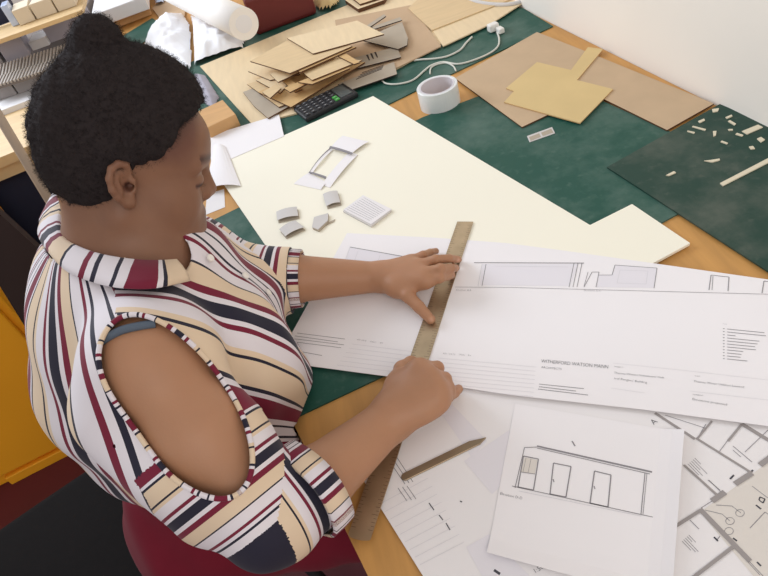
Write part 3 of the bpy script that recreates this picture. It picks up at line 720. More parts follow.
# things under and before the side bench
def wallpt(x, y, Y):
    d = ray(x, y); return CAM+d*(Y/d[1])
p0, p1 = wallpt(0, 118, 1.55), wallpt(58, 215, 1.55); dd = (p0-p1)/(p0-p1)[2]
V, F = tube([p1-dd*p1[2], p0+dd*.35], .0115, 10); o = pyobj('wooden_pole', V, F, MT['pole'], smooth=True); tag(o, 'pale round wooden pole standing behind the person at the left', 'pole')
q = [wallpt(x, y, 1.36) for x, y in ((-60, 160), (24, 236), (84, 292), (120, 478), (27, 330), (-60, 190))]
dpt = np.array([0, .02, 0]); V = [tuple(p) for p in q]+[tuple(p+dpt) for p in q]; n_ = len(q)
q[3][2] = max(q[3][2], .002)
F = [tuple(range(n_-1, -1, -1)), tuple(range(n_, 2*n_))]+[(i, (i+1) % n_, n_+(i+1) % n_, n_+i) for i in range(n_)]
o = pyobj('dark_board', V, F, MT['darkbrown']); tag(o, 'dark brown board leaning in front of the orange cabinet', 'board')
oc = empty('orange_cabinet', (-1.4, 1.5, 0)); tag(oc, 'bright orange metal cabinet on the maroon floor at the left', 'cabinet')
A = at(12, 485, 0); B = at(82, 449, 0); w = (B-A)/np.linalg.norm(B-A); dd = np.array([-w[1], w[0], 0])
c = A+w*.02
def ob_(a0, a1, d0, d1, z0, z1): return box(A+w*(a0+a1)/2+dd*(d0+d1)/2+[0, 0, (z0+z1)/2], w*(a1-a0)/2, dd*(d1-d0)/2, (0, 0, (z1-z0)/2))
V, F = ob_(-.9, .36, .02, .5, .0, .68); bevel(pyobj('carcass', V, F, MT['orange'], oc), .004, 2)
V, F = ob_(0.0, .36, .0, .02, .0, .035); bevel(pyobj('plinth', V, F, MT['orange'], oc), .003, 2)
V, F = ob_(-.45, .34, .002, .019, .05, .64); bevel(pyobj('door', V, F, MT['orange'], oc), .004, 2)
dr = [x for x in oc.children if x.name.startswith('door')][0]
V, F = ob_(-.14, -.11, -.018, .002, .22, .25); bevel(pyobj('handle', V, F, MT['steeldark'], dr), .003, 2)
# ------------------------------------------------------------------ implicit surfaces for soft bodies
def nz(v): v = np.array(v, float); return v/np.linalg.norm(v)
class Field:
    def __init__(s): s.ops = []
    def add(s, op, fn, c, r, k): s.ops.append((op, fn, np.array(c, float), r, k)); return s
    def cone(s, a, b, r1, r2, k=.02, op='u'):
        a, b = np.array(a, float), np.array(b, float); ab = b-a; L2 = max(ab@ab, 1e-12)
        def fn(p):
            t = np.clip((p-a)@ab/L2, 0, 1); return np.linalg.norm(p-a-t[:, None]*ab, axis=1)-(r1+t*(r2-r1))
        return s.add(op, fn, (a+b)/2, math.sqrt(L2)/2+max(r1, r2), k)
    def ball(s, c, r, k=.02, op='u'): return s.cone(c, np.array(c)+[0, 0, 1e-5], r, r, k, op)
    def ell(s, c, r, R=None, k=.02, op='u'):
        c = np.array(c, float); r = np.array(r, float); R = np.eye(3) if R is None else np.array(R, float)
        def fn(p):
            q = (p-c)@R.T/r; k0 = np.linalg.norm(q, axis=1); k1 = np.linalg.norm(q/r, axis=1)
            return np.where(k0 < 1e-6, -r.min(), k0*(k0-1)/np.maximum(k1, 1e-9))
        return s.add(op, fn, c, r.max(), k)
    def plane(s, c, n, k=.004, op='s'):
        c = np.array(c, float); n = nz(n)
        return s.add(op, lambda p: (p-c)@n, c, 9, k)
    def fn(s, f, c, r, k=.0, op='u'): return s.add(op, f, c, r, k)
    def eval(s, p, near=None):
        d = np.full(len(p), 9.0)
        for op, fn, c, r, k in s.ops:
            if near is not None and np.linalg.norm(near[0]-c) > r+near[1]+.10: continue
            e = fn(p)
            if op == 'u':
                if k > 0: h = np.maximum(k-np.abs(d-e), 0)/k; d = np.minimum(d, e)-h*h*k/4
                else: d = np.minimum(d, e)
            elif op == 's':
                e = -e
                if k > 0: h = np.maximum(k-np.abs(d-e), 0)/k; d = np.maximum(d, e)+h*h*k/4
                else: d = np.maximum(d, e)
            elif op == 'i':
                if k > 0: h = np.maximum(k-np.abs(d-e), 0)/k; d = np.maximum(d, e)+h*h*k/4
                else: d = np.maximum(d, e)
        return d
    def grad(s, p, e=.001):
        g = np.stack([s.eval(p+np.eye(3)[i]*e)-s.eval(p-np.eye(3)[i]*e) for i in range(3)], 1)
        return g/np.maximum(np.linalg.norm(g, axis=1), 1e-9)[:, None]
def project(field, p, lvl=0.0, it=6):
    p = np.array(p, float)
    for _ in range(it): p = p-field.grad(p)*(field.eval(p)-lvl)[:, None]*.9
    return p
def mesh_field(ev, lo, hi, h, n=24):
    """surface nets over the blocks of a grid that the surface passes through; ev(points, (centre, radius))"""
    lo, hi = np.array(lo, float), np.array(hi, float)
    nb = np.ceil((hi-lo)/(h*n)).astype(int); N = nb*n+2
    I = np.stack(np.meshgrid(*[np.arange(k) for k in nb], indexing='ij'), -1).reshape(-1, 3)
    C = lo+(I+.5)*h*n; dC = np.concatenate([ev(C[i:i+4000], None) for i in range(0, len(C), 4000)])
    act = I[np.abs(dC) < h*n*.87*1.35+.02]
    key = lambda ijk: (ijk[..., 0]*N[1]+ijk[..., 1])*N[2]+ijk[..., 2]
    gk, gp, ek = [], [], [[], [], []]
    L = np.arange(n+1); G = np.stack(np.meshgrid(L, L, L, indexing='ij'), -1)
    edges = [((0, 0, 0), (1, 0, 0)), ((0, 1, 0), (1, 1, 0)), ((0, 0, 1), (1, 0, 1)), ((0, 1, 1), (1, 1, 1)), ((0, 0, 0), (0, 1, 0)), ((1, 0, 0), (1, 1, 0)), ((0, 0, 1), (0, 1, 1)), ((1, 0, 1), (1, 1, 1)),
             ((0, 0, 0), (0, 0, 1)), ((1, 0, 0), (1, 0, 1)), ((0, 1, 0), (0, 1, 1)), ((1, 1, 0), (1, 1, 1))]
    for b in act:
        base = b*n; P = lo+(base+G)*h
        D = ev(P.reshape(-1, 3), (lo+(base+n/2)*h, h*n*.87)).reshape(n+1, n+1, n+1)
        S = D < 0
        if S.all() or not S.any(): continue
        acc = np.zeros((n, n, n, 3)); cnt = np.zeros((n, n, n))
        for (a, c) in edges:
            da = D[a[0]:a[0]+n, a[1]:a[1]+n, a[2]:a[2]+n]; dc = D[c[0]:c[0]+n, c[1]:c[1]+n, c[2]:c[2]+n]
            x = (da < 0) != (dc < 0); t = np.where(x, da/np.where(x, da-dc, 1), 0)
            acc += np.where(x[..., None], np.array(a)+t[..., None]*(np.array(c)-np.array(a)), 0); cnt += x
        m = cnt > 0; loc = np.argwhere(m)
        gk.append(key(loc+base)); gp.append(lo+(loc+base+acc[m]/cnt[m][:, None])*h)
        for ax in range(3):
            e = np.eye(3, dtype=int)[ax]
            d0 = D[:n, :n, :n]; d1 = D[e[0]:e[0]+n, e[1]:e[1]+n, e[2]:e[2]+n]
            x = (d0 < 0) != (d1 < 0); l = np.argwhere(x); ek[ax].append(np.concatenate([l+base, (d0[x] < 0)[:, None]], 1))
    gk = np.concatenate(gk); gp = np.concatenate(gp); o = np.argsort(gk); gk, gp = gk[o], gp[o]
    F = []
    for ax in range(3):
        E_ = np.concatenate(ek[ax]).astype(int); u_, v_ = [(1, 2), (2, 0), (0, 1)][ax]
        eu, ev_ = np.eye(3, dtype=int)[u_], np.eye(3, dtype=int)[v_]; b = E_[:, :3]
        Q = np.stack([key(b-eu-ev_), key(b-ev_), key(b), key(b-eu)], 1)
        ix = np.searchsorted(gk, Q); ix = np.clip(ix, 0, len(gk)-1); ok = (gk[ix] == Q).all(1)
        q = ix[ok]; s_ = E_[ok, 3] == 1; q[~s_] = q[~s_][:, ::-1]; F.append(q)
    return gp, np.concatenate(F)
def smooth_verts(V, F, it=1, w=.5, mask=None):
    n = len(V)
    for _ in range(it):
        acc = np.zeros_like(V); c = np.zeros(n)
        for a, b in ((0, 1), (1, 2), (2, 3), (3, 0)):
            np.add.at(acc, F[:, a], V[F[:, b]]); np.add.at(c, F[:, a], 1); np.add.at(acc, F[:, b], V[F[:, a]]); np.add.at(c, F[:, b], 1)
        M_ = acc/np.maximum(c, 1)[:, None]; ww = w if mask is None else (w*mask)[:, None]; V = V+(M_-V)*ww
    return V
def big_obj(name, V, F, m, parent, smooth=True):
    off = np.zeros(3); p = parent
    while p is not None: off = off+np.array(p.location); p = p.parent
    V = V-off
    me = bpy.data.meshes.new(name); me.vertices.add(len(V)); me.vertices.foreach_set('co', V.astype(np.float32).ravel())
    k = F.shape[1]
    me.loops.add(len(F)*k); me.loops.foreach_set('vertex_index', F.astype(np.int32).ravel())
    me.polygons.add(len(F)); me.polygons.foreach_set('loop_start', np.arange(0, len(F)*k, k, dtype=np.int32))
    me.update(calc_edges=True); me.validate()
    return link(name, me, m, parent, smooth)
def set_attr(o, name, val):
    a = o.data.attributes.new(name, 'FLOAT', 'POINT'); a.data.foreach_set('value', np.asarray(val, np.float32))

# ------------------------------------------------------------------ the person: joints in the room
PR = empty('person', (-.5, .7, 0))
tag(PR, 'seated woman in a striped cold-shoulder blouse and maroon skirt leaning over the drawings', 'person')
HF = nz(.91*CR-.03*CU+.40*FWD); HU = .11*CR+.9*CU-.38*FWD; HU = nz(HU-HF*(HU@HF)); HLf = np.cross(HU, HF)
HC = deep(125, 183, .765)+.074*HLf+.004*HF
HR = np.stack([HF, HLf, HU])
hd = lambda x, y, z: HC+HF*x+HLf*y+HU*z
NB = deep(111, 256, .86)
SR, ER, WR = deep(152, 366, .745), deep(267, 525, .722), at(389, 420, .797)
SL, EL, WL = np.array([-.37, .925, .99]), np.array([-.225, .845, .836]), at(378, 277, .785)
HIP = np.array([-.385, .68, .565])
TU = nz(NB-HIP); TF = np.array([.97, .20, 0]); TF = nz(TF-TU*(TF@TU)); TL = np.cross(TU, TF); TR = np.stack([TF, TL, TU])
tz = lambda f, l, u: HIP+TF*f+TL*l+TU*u
TLEN = np.linalg.norm(NB-HIP)

CH, MID, BU = deep(145, 306, .925), deep(204, 404, .985), deep(226, 338, .935)
def torso(f, g, k=.06):
    """trunk, g: how far outside the skin"""
    f.ell(tz(0, 0, .02), (.138+g, .175+g, .115+g), TR, k)
    f.ell(MID, (.168+g, .168+g, .13+g), TR, k); f.ell(deep(152, 362, .955), (.155+g, .165+g, .12+g), TR, k)
    f.ell(CH, (.145+g, .165+g, .15+g), TR, k)
    for s in (-1, 1): f.ell(BU+TL*s*.07, (.082+g, .078+g, .082+g), TR, .06)
    f.cone(SR*.8+NB*.2-TU*.008, NB-TU*.045, .052+g, .052+g, .05); f.cone(SL*.8+NB*.2, NB-TU*.045, .052+g, .052+g, .05)
    return f
B = Field()
# head
B.ell(hd(-.012, 0, .035), (.094, .073, .086), HR, .02)
B.ell(hd(.035, 0, -.025), (.058, .060, .082), HR, .03)
B.ell(hd(.045, 0, .045), (.055, .062, .05), HR, .03)
for s in (-1, 1):
    B.ell(hd(.052, s*.036, -.028), (.036, .028, .033), HR, .025)            # cheek
    B.cone(hd(-.008, s*.054, -.045), hd(.046, s*.018, -.099), .018, .019, .03)  # jaw
    B.cone(hd(.088, s*.012, .026), hd(.078, s*.045, .022), .010, .009, .012)   # brow
B.ball(hd(.058, 0, -.094), .017, .02); B.ell(hd(.036, 0, -.108), (.036, .036, .024), HR, .02)
B.ell(hd(.032, 0, -.092), (.044, .043, .026), HR, .03)
B.cone(hd(.088, 0, .020), hd(.104, 0, -.016), .008, .0115, .012)              # nose
for s in (-1, 1): B.ball(hd(.098, s*.0125, -.020), .0095, .008)
B.ell(hd(.079, 0, -.050), (.016, .03, .02), HR, .015)
B.ell(hd(.0905, 0, -.0475), (.010, .023, .0065), HR, .006); B.ell(hd(.0880, 0, -.0595), (.010, .020, .0075), HR, .006)
B.cone(hd(.0995, -.022, -.0535), hd(.0995, .022, -.0535), .0016, .0016, .004, 's')
for s in (-1, 1):
    B.ell(hd(.098, s*.032, .004), (.014, .017, .011), HR, .012, 's')           # socket
    B.ell(hd(.079, s*.032, .003), (.014, .0155, .0115), HR, .006)             # lids
    # ear
    E0 = hd(-.006, s*.073, .0)
    ef = nz(HF*.86-HLf*s*-.0+HU*.28-HLf*s*.30); eu = nz(HU*.95-HF*.26+HLf*s*.12); eu = nz(eu-ef*(eu@ef)); en = np.cross(ef, eu)*(-s)
    en = nz(HLf*s*.9+HF*.2); en = nz(en-eu*(en@eu)); ef = np.cross(en, eu)*(1 if s < 0 else -1)
    if ef@HF < 0: ef = -ef
    ear = lambda a, b, c: E0+ef*(a*.84)+eu*(b*.93)+en*(c*.92)
    B.ell(ear(-.004, .0, .004), (.016, .027, .007), np.stack([ef, eu, en]), .006)
    rim = [(.010, .016, .006), (.008, .026, .009), (-.002, .0305, .012), (-.013, .027, .014), (-.0195, .015, .0155), (-.0195, .0, .0155), (-.015, -.013, .013), (-.007, -.023, .010)]
    B.ell(ear(-.002, -.002, .016), (.0115, .018, .010), np.stack([ef, eu, en]), .004, 's')
    for a, b in zip(rim[:-1], rim[1:]): B.cone(ear(*a), ear(*b), .0042, .0042, .003)
    B.cone(ear(-.010, .012, .010), ear(-.008, -.008, .010), .003, .0035, .004)   # antihelix
    B.ell(ear(-.001, -.0255, .008), (.0085, .009, .0055), np.stack([ef, eu, en]), .005)
    B.cone(ear(.0115, .002, .006), ear(.009, -.010, .006), .0042, .004, .004)   # tragus
    B.ball(ear(.006, -.005, .005), .0055, .003, 's')
# neck and trunk
B.cone(hd(-.036, 0, -.035), NB-TU*.02+TF*.006, .046, .051, .025)
B.cone(hd(-.015, 0, -.055), NB+TF*.018-TU*.05, .040, .046, .012)
torso(B, -.012)
# right arm
B.ball(SR, .060, .05); B.cone(SR, SR+(ER-SR)*.45, .060, .0585, .03); B.cone(SR+(ER-SR)*.45, ER, .0585, .036, .03)
fa = ER+(WR-ER)*.3
B.cone(ER, fa, .036, .042, .02); B.cone(fa, WR, .044, .0285, .02)
# left arm
B.ball(SL, .058, .05); B.cone(SL, EL, .058, .045, .03); B.cone(EL, EL+(WL-EL)*.3, .045, .043, .02); B.cone(EL+(WL-EL)*.3, WL, .043, .025, .02)
# hands -----------------------------------------------------------
zr1 = zr+.0012
def finger(pts, r0, r1, k=.006):
    n = len(pts)-1
    for i in range(n):
        a, b = r0+(r1-r0)*i/n, r0+(r1-r0)*(i+1)/n
        B.cone(pts[i], pts[i+1], a, b, k if i == 0 else .003)
# left hand, palm down, fingers bent onto the ruler
Wl = WL
mc = [at(426, 281, .794), at(425, 272.5, .800), at(420, 264.5, .799), at(413, 259.5, .793)]          # index .. little
cm = at(396, 287, .785)
for m_ in mc: B.cone(Wl+(m_-Wl)*.12, m_-nz(m_-Wl)*.004, .0135, .0105, .018)
B.ell((Wl+mc[1]+mc[2])/3-np.array([0, 0, .004]), (.034, .026, .012), np.stack([nz(mc[1]-Wl), nz(np.cross([0, 0, 1], mc[1]-Wl)), [0, 0, 1]]), .015)
finger([mc[0], at(440, 278, .797), at(448, 276, .779), at(451.5, 275.5, zr1+.0062)], .0088, .0062, .005)
finger([mc[1], at(440.5, 268.5, .806), at(451, 268.2, .786), at(456, 268, zr1+.0062)], .0088, .0062, .005)
finger([mc[2], at(436, 259.5, .806), at(449, 258.5, .789), at(458.5, 259.5, zr1+.0060)], .0085, .0060, .005)
finger([mc[3], at(423, 255, .797), at(430, 252.5, .782), at(436, 251, zr1+.0052)], .0076, .0056, .005)
finger([cm, at(408, 296, .785), at(419, 307, .778), at(430.5, 319.5, zr1+.0072)], .0125, .0078, .012)
B.cone(Wl, cm, .018, .0135, .015); B.cone(cm, mc[0], .011, .009, .016)
# right hand, closed on the ruler
mr = [at(419, 370, .822), at(430, 376, .826), at(436.5, 387, .822), at(438, 400, .812)]
for m_ in mr: B.cone(WR+(m_-WR)*.15, m_, .0175, .0115, .02)
B.ell((WR*1.0+mr[1]+mr[2])/3-np.array([0, 0, .010]), (.040, .034, .019), np.stack([nz(mr[1]-WR), nz(np.cross([0, 0, 1], mr[1]-WR)), [0, 0, 1]]), .02)
finger([mr[0], at(437, 368, .806), at(436, 376, .780), at(426, 381, zr1+.009)], .0105, .0078)
finger([mr[1], at(444.5, 379, .806), at(442, 386, .780), at(433, 390, zr1+.009)], .0105, .0078)
finger([mr[2], at(448, 388.5, .800), at(449, 394, .777), at(441, 398, zr1+.0085)], .0102, .0076)
finger([mr[3], at(447.5, 396.5, .792), at(454, 392.5, .776), at(458.5, 389, zr1+.0068)], .0092, .0066)
tm = at(400, 386, .800)
B.cone(WR, tm, .022, .0165, .02); B.cone(tm, mr[0], .014, .011, .02)
finger([tm, at(402.5, 369.5, .796), at(411, 363.5, .783), at(420, 365.5, zr1+.009)], .0145, .0088, .014)
# legs
KR, KL = np.array([-.08, .53, .52]), np.array([-.10, .90, .52])
for s, K in ((-1, KR), (1, KL)):
    hip = HIP+np.array([0, s*.09, -.0]); an = K+np.array([-.08, 0, -.44]); 
    B.cone(hip, K, .075, .058, .03); B.cone(K, K*.65+an*.35+np.array([-.012, 0, 0]), .056, .055, .03); B.cone(K*.65+an*.35+np.array([-.012, 0, 0]), an, .055, .036, .03)
    B.cone(an+[0, 0, -.01], an+np.array([.13, 0, -.05]), .034, .026, .03)

allp = np.array([HC, NB, SR, SL, ER, EL, WR, WL, HIP, KR, KL])
lo = np.array([-.72, .22, -.02]); hi = np.array([.16, 1.10, 1.32])
HB = .0026
V, F = mesh_field(lambda p, n: np.maximum(B.eval(p, n), np.where(p[:, 0] < -.11, -np.maximum.reduce([edge_x(p[:, 1])-.006-p[:, 0], p[:, 2]-(ZT+.0145), (ZT-.05)-p[:, 2]]), -9)), lo, hi, HB)
skin = bpy.data.materials.new('skin'); skin.use_nodes = True; nt = skin.node_tree; bs = nt.nodes['Principled BSDF']
at_ = nt.nodes.new('ShaderNodeAttribute'); at_.attribute_name = 'tone'
rp_ = nt.nodes.new('ShaderNodeValToRGB'); e = rp_.color_ramp.elements
e[0].position = 0; e[0].color = srgb(46, 28, 24); e[1].position = 1; e[1].color = srgb(206, 158, 136)
x = e.new(.5); x.color = srgb(152, 112, 84); x = e.new(.3); x.color = srgb(108, 72, 58); x = e.new(.7); x.color = srgb(184, 136, 104)
tc_ = nt.nodes.new('ShaderNodeTexCoord'); nz_ = nt.nodes.new('ShaderNodeTexNoise'); nz_.inputs['Scale'].default_value = 22; nz_.inputs['Detail'].default_value = 5
nt.links.new(tc_.outputs['Object'], nz_.inputs['Vector'])
ma = nt.nodes.new('ShaderNodeMath'); ma.operation = 'MULTIPLY_ADD'; ma.inputs[1].default_value = .10; 
mb_ = nt.nodes.new('ShaderNodeMath'); mb_.operation = 'SUBTRACT'; mb_.inputs[1].default_value = .05
nt.links.new(nz_.outputs['Fac'], ma.inputs[0]); nt.links.new(at_.outputs['Fac'], mb_.inputs[0]); nt.links.new(mb_.outputs[0], ma.inputs[2])
nt.links.new(ma.outputs[0], rp_.inputs['Fac']); nt.links.new(rp_.outputs['Color'], bs.inputs['Base Color'])
bs.inputs['Roughness'].default_value = .48; bs.inputs['Specular IOR Level'].default_value = .35
bs.inputs['Subsurface Weight'].default_value = .12; bs.inputs['Subsurface Radius'].default_value = (.6, .25, .15); bs.inputs['Subsurface Scale'].default_value = .008
nb_ = nt.nodes.new('ShaderNodeTexNoise'); nb_.inputs['Scale'].default_value = 420; nt.links.new(tc_.outputs['Object'], nb_.inputs['Vector'])
bp_ = nt.nodes.new('ShaderNodeBump'); bp_.inputs['Strength'].default_value = .12; bp_.inputs['Distance'].default_value = .001
nt.links.new(nb_.outputs['Fac'], bp_.inputs['Height']); nt.links.new(bp_.outputs['Normal'], bs.inputs['Normal'])
body = big_obj('body', V, F, skin, PR)
tone = np.full(len(V), .5)
def blob(c, r, amt):
    global tone
    d = np.linalg.norm(V-c, axis=1)/r; tone = tone+amt*np.clip(1-d, 0, 1)**1.0
H_ = (V-HC)@HR.T
isH = (np.abs(H_) < .14).all(1)
tone = tone+.13*np.clip((np.linalg.norm(V-HC, axis=1)-.16)/.1, 0, 1)
face = isH & (H_[:, 0] > -.03)
tone = np.where(isH, tone-.10, tone)
lip = np.exp(-((H_[:, 2]+.0535)/.010)**2-(H_[:, 1]/.022)**2)*(H_[:, 0] > .09); tone -= .14*lip*isH
brow = np.exp(-((H_[:, 2]-.030-.05*np.abs(H_[:, 1]))/.0045)**2)*(np.abs(H_[:, 1]) < .05)*(np.abs(H_[:, 1]) > .01)*(H_[:, 0] > .06); tone -= .3*brow*isH
lash = np.exp(-((H_[:, 2]+.003)/.0022)**2)*(np.abs(np.abs(H_[:, 1])-.032) < .017)*(H_[:, 0] > .075); tone -= .35*lash*isH
blob(hd(-.002, -.073, -.004), .009, -.3)
for c in (at(431, 319.5, zr1+.014), at(452.5, 273, zr1+.012), at(455.5, 268, zr1+.012), at(458.5, 261, zr1+.012)): blob(c, .007, .35)
hairline_fade = np.clip((H_[:, 2]-.02)/.05, 0, 1)*np.clip((.085-H_[:, 0])/.03, 0, 1); tone -= .25*hairline_fade*isH  # skin tone darkens up and back, blending into the hairline
set_attr(body, 'tone', np.clip(tone, 0, 1))

# hair -------------------------------------------------------------
Hf = Field()
Hf.ell(hd(-.012, 0, .058), (.096, .086, .097), HR, .02)
Hf.ell(hd(-.038, 0, .024), (.070, .076, .086), HR, .03)
Hf.ell(hd(.028, 0, .088), (.058, .066, .055), HR, .03)
Hf.cone(hd(-.036, .0, .140), hd(-.041, 0, .150), .032, .031, .010)
Hf.ell(hd(.088, 0, .012), (.056, .12, .085), HR, .012, 's')
for s in (-1, 1): Hf.ell(hd(.022, s*.085, -.040), (.040, .034, .070), HR, .012, 's')
Hf.ell(hd(-.03, 0, -.105), (.12, .12, .06), HR, .02, 's')
def fuzz(p):
    return .0022*np.sin(p[:, 0]*310+np.sin(p[:, 1]*190)*2)*np.sin(p[:, 1]*290+p[:, 2]*120)*np.sin(p[:, 2]*270+1)+.002*np.sin(p[:, 0]*90+p[:, 2]*60)*np.sin(p[:, 1]*80+2)
hv, hf = mesh_field(lambda p, n: Hf.eval(p, n)+fuzz(p), HC-.24, HC+.24, .003)
hair_m = bpy.data.materials.new('hair'); hair_m.use_nodes = True; b_ = hair_m.node_tree.nodes['Principled BSDF']
b_.inputs['Base Color'].default_value = srgb(46, 40, 40); b_.inputs['Roughness'].default_value = .9; b_.inputs['Specular IOR Level'].default_value = .15
hair = big_obj('hair', hv, hf, hair_m, PR)
hn = Hf.grad(hv); ns = 24000
sel = rng.integers(0, len(hv), ns); SV, SF = [], []
for i in sel:
    p = hv[i]; n_ = hn[i]; t = nz(np.cross(n_, rng.normal(size=3))); b2 = np.cross(n_, t); L_ = rng.uniform(.003, .008); ph = rng.uniform(0, 6.28); rad = rng.uniform(.001, .0022)
    w_ = t*.00022; base = len(SV)
    for k in range(5):
        s_ = k/4; q = p-n_*.002+n_*L_*s_+t*rad*math.cos(ph+s_*7)+b2*rad*math.sin(ph+s_*7); ww = w_*(1-.5*s_)
        SV += [q-ww, q+ww]
    SF += [(base+2*k, base+2*k+1, base+2*k+3, base+2*k+2) for k in range(4)]
big_obj('loose_curls', np.array(SV), np.array(SF), hair_m, hair, False)['kind'] = 'stuff'
# lashes
for s in (-1, 1):
    LV, LF = [], []
    for k in range(14):
        a = -1+2*k/13; p = hd(.0905-.006*a*a, s*.032+.014*a, -.003); d_ = nz(HF*.9+HLf*a*.35-HU*.35); w_ = HLf*.0004; base = len(LV)
        for j in range(3): q = p+d_*.0035*j+HU*.0006*j*j; LV += [q-w_*(1-.4*j), q+w_*(1-.4*j)]
        LF += [(base+2*j, base+2*j+1, base+2*j+3, base+2*j+2) for j in range(2)]
    pyobj('eyelashes', LV, LF, hair_m, PR)

# blouse -----------------------------------------------------------
def folds(p):
    q = (p-HIP)@TR.T; th = np.arctan2(q[:, 1], q[:, 0]-.0)
    return .0045*np.sin(th*9+q[:, 2]*14)*np.clip((.42-q[:, 2])/.3, 0, 1)+.0024*np.sin(q[:, 2]*52+th*4)+.0015*np.sin(p[:, 0]*70+p[:, 1]*50-p[:, 2]*40)
BF = Field(); torso(BF, .006)
armR, armL = nz(ER-SR), nz(EL-SL)
BF.ball(SR, .0665, .05); BF.cone(SR, SR+(ER-SR)*.55, .0675, .067, .035); BF.cone(SR+(ER-SR)*.55, ER, .067, .042, .03); BF.cone(deep(128, 410, .75), deep(205, 508, .725), .06, .045, .04); 
fR, fL = nz(WR-ER), nz(WL-EL)
cuffR0, cuffR1 = ER+fR*.050, ER+fR*.063; cuffL0, cuffL1 = EL+fL*.078, EL+fL*.090
BF.cone(ER, cuffR1+fR*.02, .044, .052, .03)
BF.ball(SL, .066, .05); BF.cone(SL, EL, .068, .060, .04); BF.cone(EL, cuffL1+fL*.02, .057, .054, .03)
cut = Field()
hc_ = deep(172, 404, .665); hl = nz(deep(246, 506, .66)-deep(110, 322, .675)); hn_ = nz(-FWD-.0*CR); hn_ = nz(hn_-hl*(hn_@hl)); hs = np.cross(hn_, hl)
HOLE_R = np.stack([hl, hs, hn_])
cut.ell(hc_, (.118, .053, .085), HOLE_R, 0)
hcL = SL+armL*.08+np.array([-.01, .06, .02]); 
cut.ell(hcL, (.05, .05, .09), None, 0)
CT = [(62, 207, .885), (58, 220, .855), (62, 238, .825), (81, 249, .808), (105, 256, .803), (133, 260, .815), (157, 261, .842), (176, 260, .868)]
CB = [(42, 218, .895), (38, 234, .86), (50, 254, .825), (68, 272, .79), (95, 283, .785), (122, 288, .79), (155, 288, .812), (190, 281, .845)]
def clear(q, m):
    p = deep(*q); d_ = q[2]
    while BF.eval(p[None])[0] < m and d_ > .7: d_ -= .002; p = deep(q[0], q[1], d_)
    return p
Pt = spline([clear(q, .003) for q in CT], 6); Pb = spline([clear(q, .008) for q in CB], 6)
c0_ = Pt[0]
def mirror(p): return p-2*TL*((p-c0_)@TL)
near = [(a, b) for a, b in zip(Pt, Pb)]
far = [(mirror(a), mirror(b)) for a, b in near[1:]][::-1]
both = far+near; rowsC, at_c, acc_ = [], [], 0
RC = np.array([a for a, b in both]); rc0 = RC.mean(0); _, _, RV = np.linalg.svd(RC-rc0); rn = RV[2]*np.sign(RV[2]@TU)
ru, rv_ = RV[0], RV[1]; ra_ = np.abs((RC-rc0)@ru).max()-.009; rb_ = np.abs((RC-rc0)@rv_).max()-.009
def neck_cut(p):
    q = p-rc0; x, y, z_ = q@ru, q@rv_, q@rn
    return np.maximum((np.sqrt((x/ra_)**2+(y/rb_)**2)-1)*min(ra_, rb_), np.maximum(-.045-z_, z_-.3))
cut.fn(neck_cut, rc0, .4, 0)
cut.cone(deep(166, 255, .79), deep(166, 255, .92), .030, .034, 0); cut.cone(deep(146, 249, .79), deep(146, 249, .92), .026, .030, 0)
def bl_out(p, n=None): return BF.eval(p, n)+folds(p)
hemc = tz(0, 0, .035); HEMN = nz(TU+TL*.18+TF*.05); 
def bench(p):
    return np.maximum.reduce([edge_x(p[:, 1])-.003-p[:, 0], p[:, 2]-(ZT+.012), (ZT-.04)-p[:, 2]])
def cap_d(p, a, b): ab = b-a; t = np.clip((p-a)@ab/(ab@ab), 0, 1); return np.linalg.norm(p-a-t[:, None]*ab, axis=1), t*np.linalg.norm(ab)
def blouse(p, n=None):
    d = bl_out(p, n); sh = np.maximum(d, -(d+.005))
    c = -cut.eval(p)
    e = -((p-hemc)@HEMN)
    near_arm = np.minimum(cap_d(p, SR, ER)[0], cap_d(p, ER, WR)[0])-.078; e = np.where(near_arm < .012, np.minimum(e, near_arm), e)
    e = np.maximum(e, -bench(p))
    eR = np.where(np.linalg.norm(p-cuffR1, axis=1) < .11, (p-cuffR1)@fR, -1); eL = np.where(np.linalg.norm(p-cuffL1, axis=1) < .11, (p-cuffL1)@fL, -1)
    return np.maximum.reduce([sh, c, e, eR, eL])
V2, F2 = mesh_field(blouse, [-.75, .22, .40], [.10, 1.12, 1.20], .0025)
V2 = smooth_verts(V2, F2, 1, .35)
def striped(name, seq, unit):
    m = bpy.data.materials.new(name); m.use_nodes = True; nt = m.node_tree; b = nt.nodes['Principled BSDF']
    a = nt.nodes.new('ShaderNodeAttribute'); a.attribute_name = 'stripe'
    fr = nt.nodes.new('ShaderNodeMath'); fr.operation = 'FRACT'; nt.links.new(a.outputs['Fac'], fr.inputs[0])
    r = nt.nodes.new('ShaderNodeValToRGB'); r.color_ramp.interpolation = 'CONSTANT'; el = r.color_ramp.elements
    tot = sum(w for _, w in seq); x = 0
    while len(el) > 1: el.remove(el[-1])
    for i, (c, w) in enumerate(seq):
        q = el[0] if i == 0 else el.new(x/tot); q.position = x/tot; q.color = c; x += w
    nt.links.new(fr.outputs[0], r.inputs['Fac']); nt.links.new(r.outputs['Color'], b.inputs['Base Color'])
    b.inputs['Roughness'].default_value = .75; b.inputs['Specular IOR Level'].default_value = .25; b.inputs['Sheen Weight'].default_value = .1
    return m
cW, cM, cN, cC = srgb(222, 216, 220), srgb(116, 28, 52), srgb(36, 34, 50), srgb(220, 198, 170)
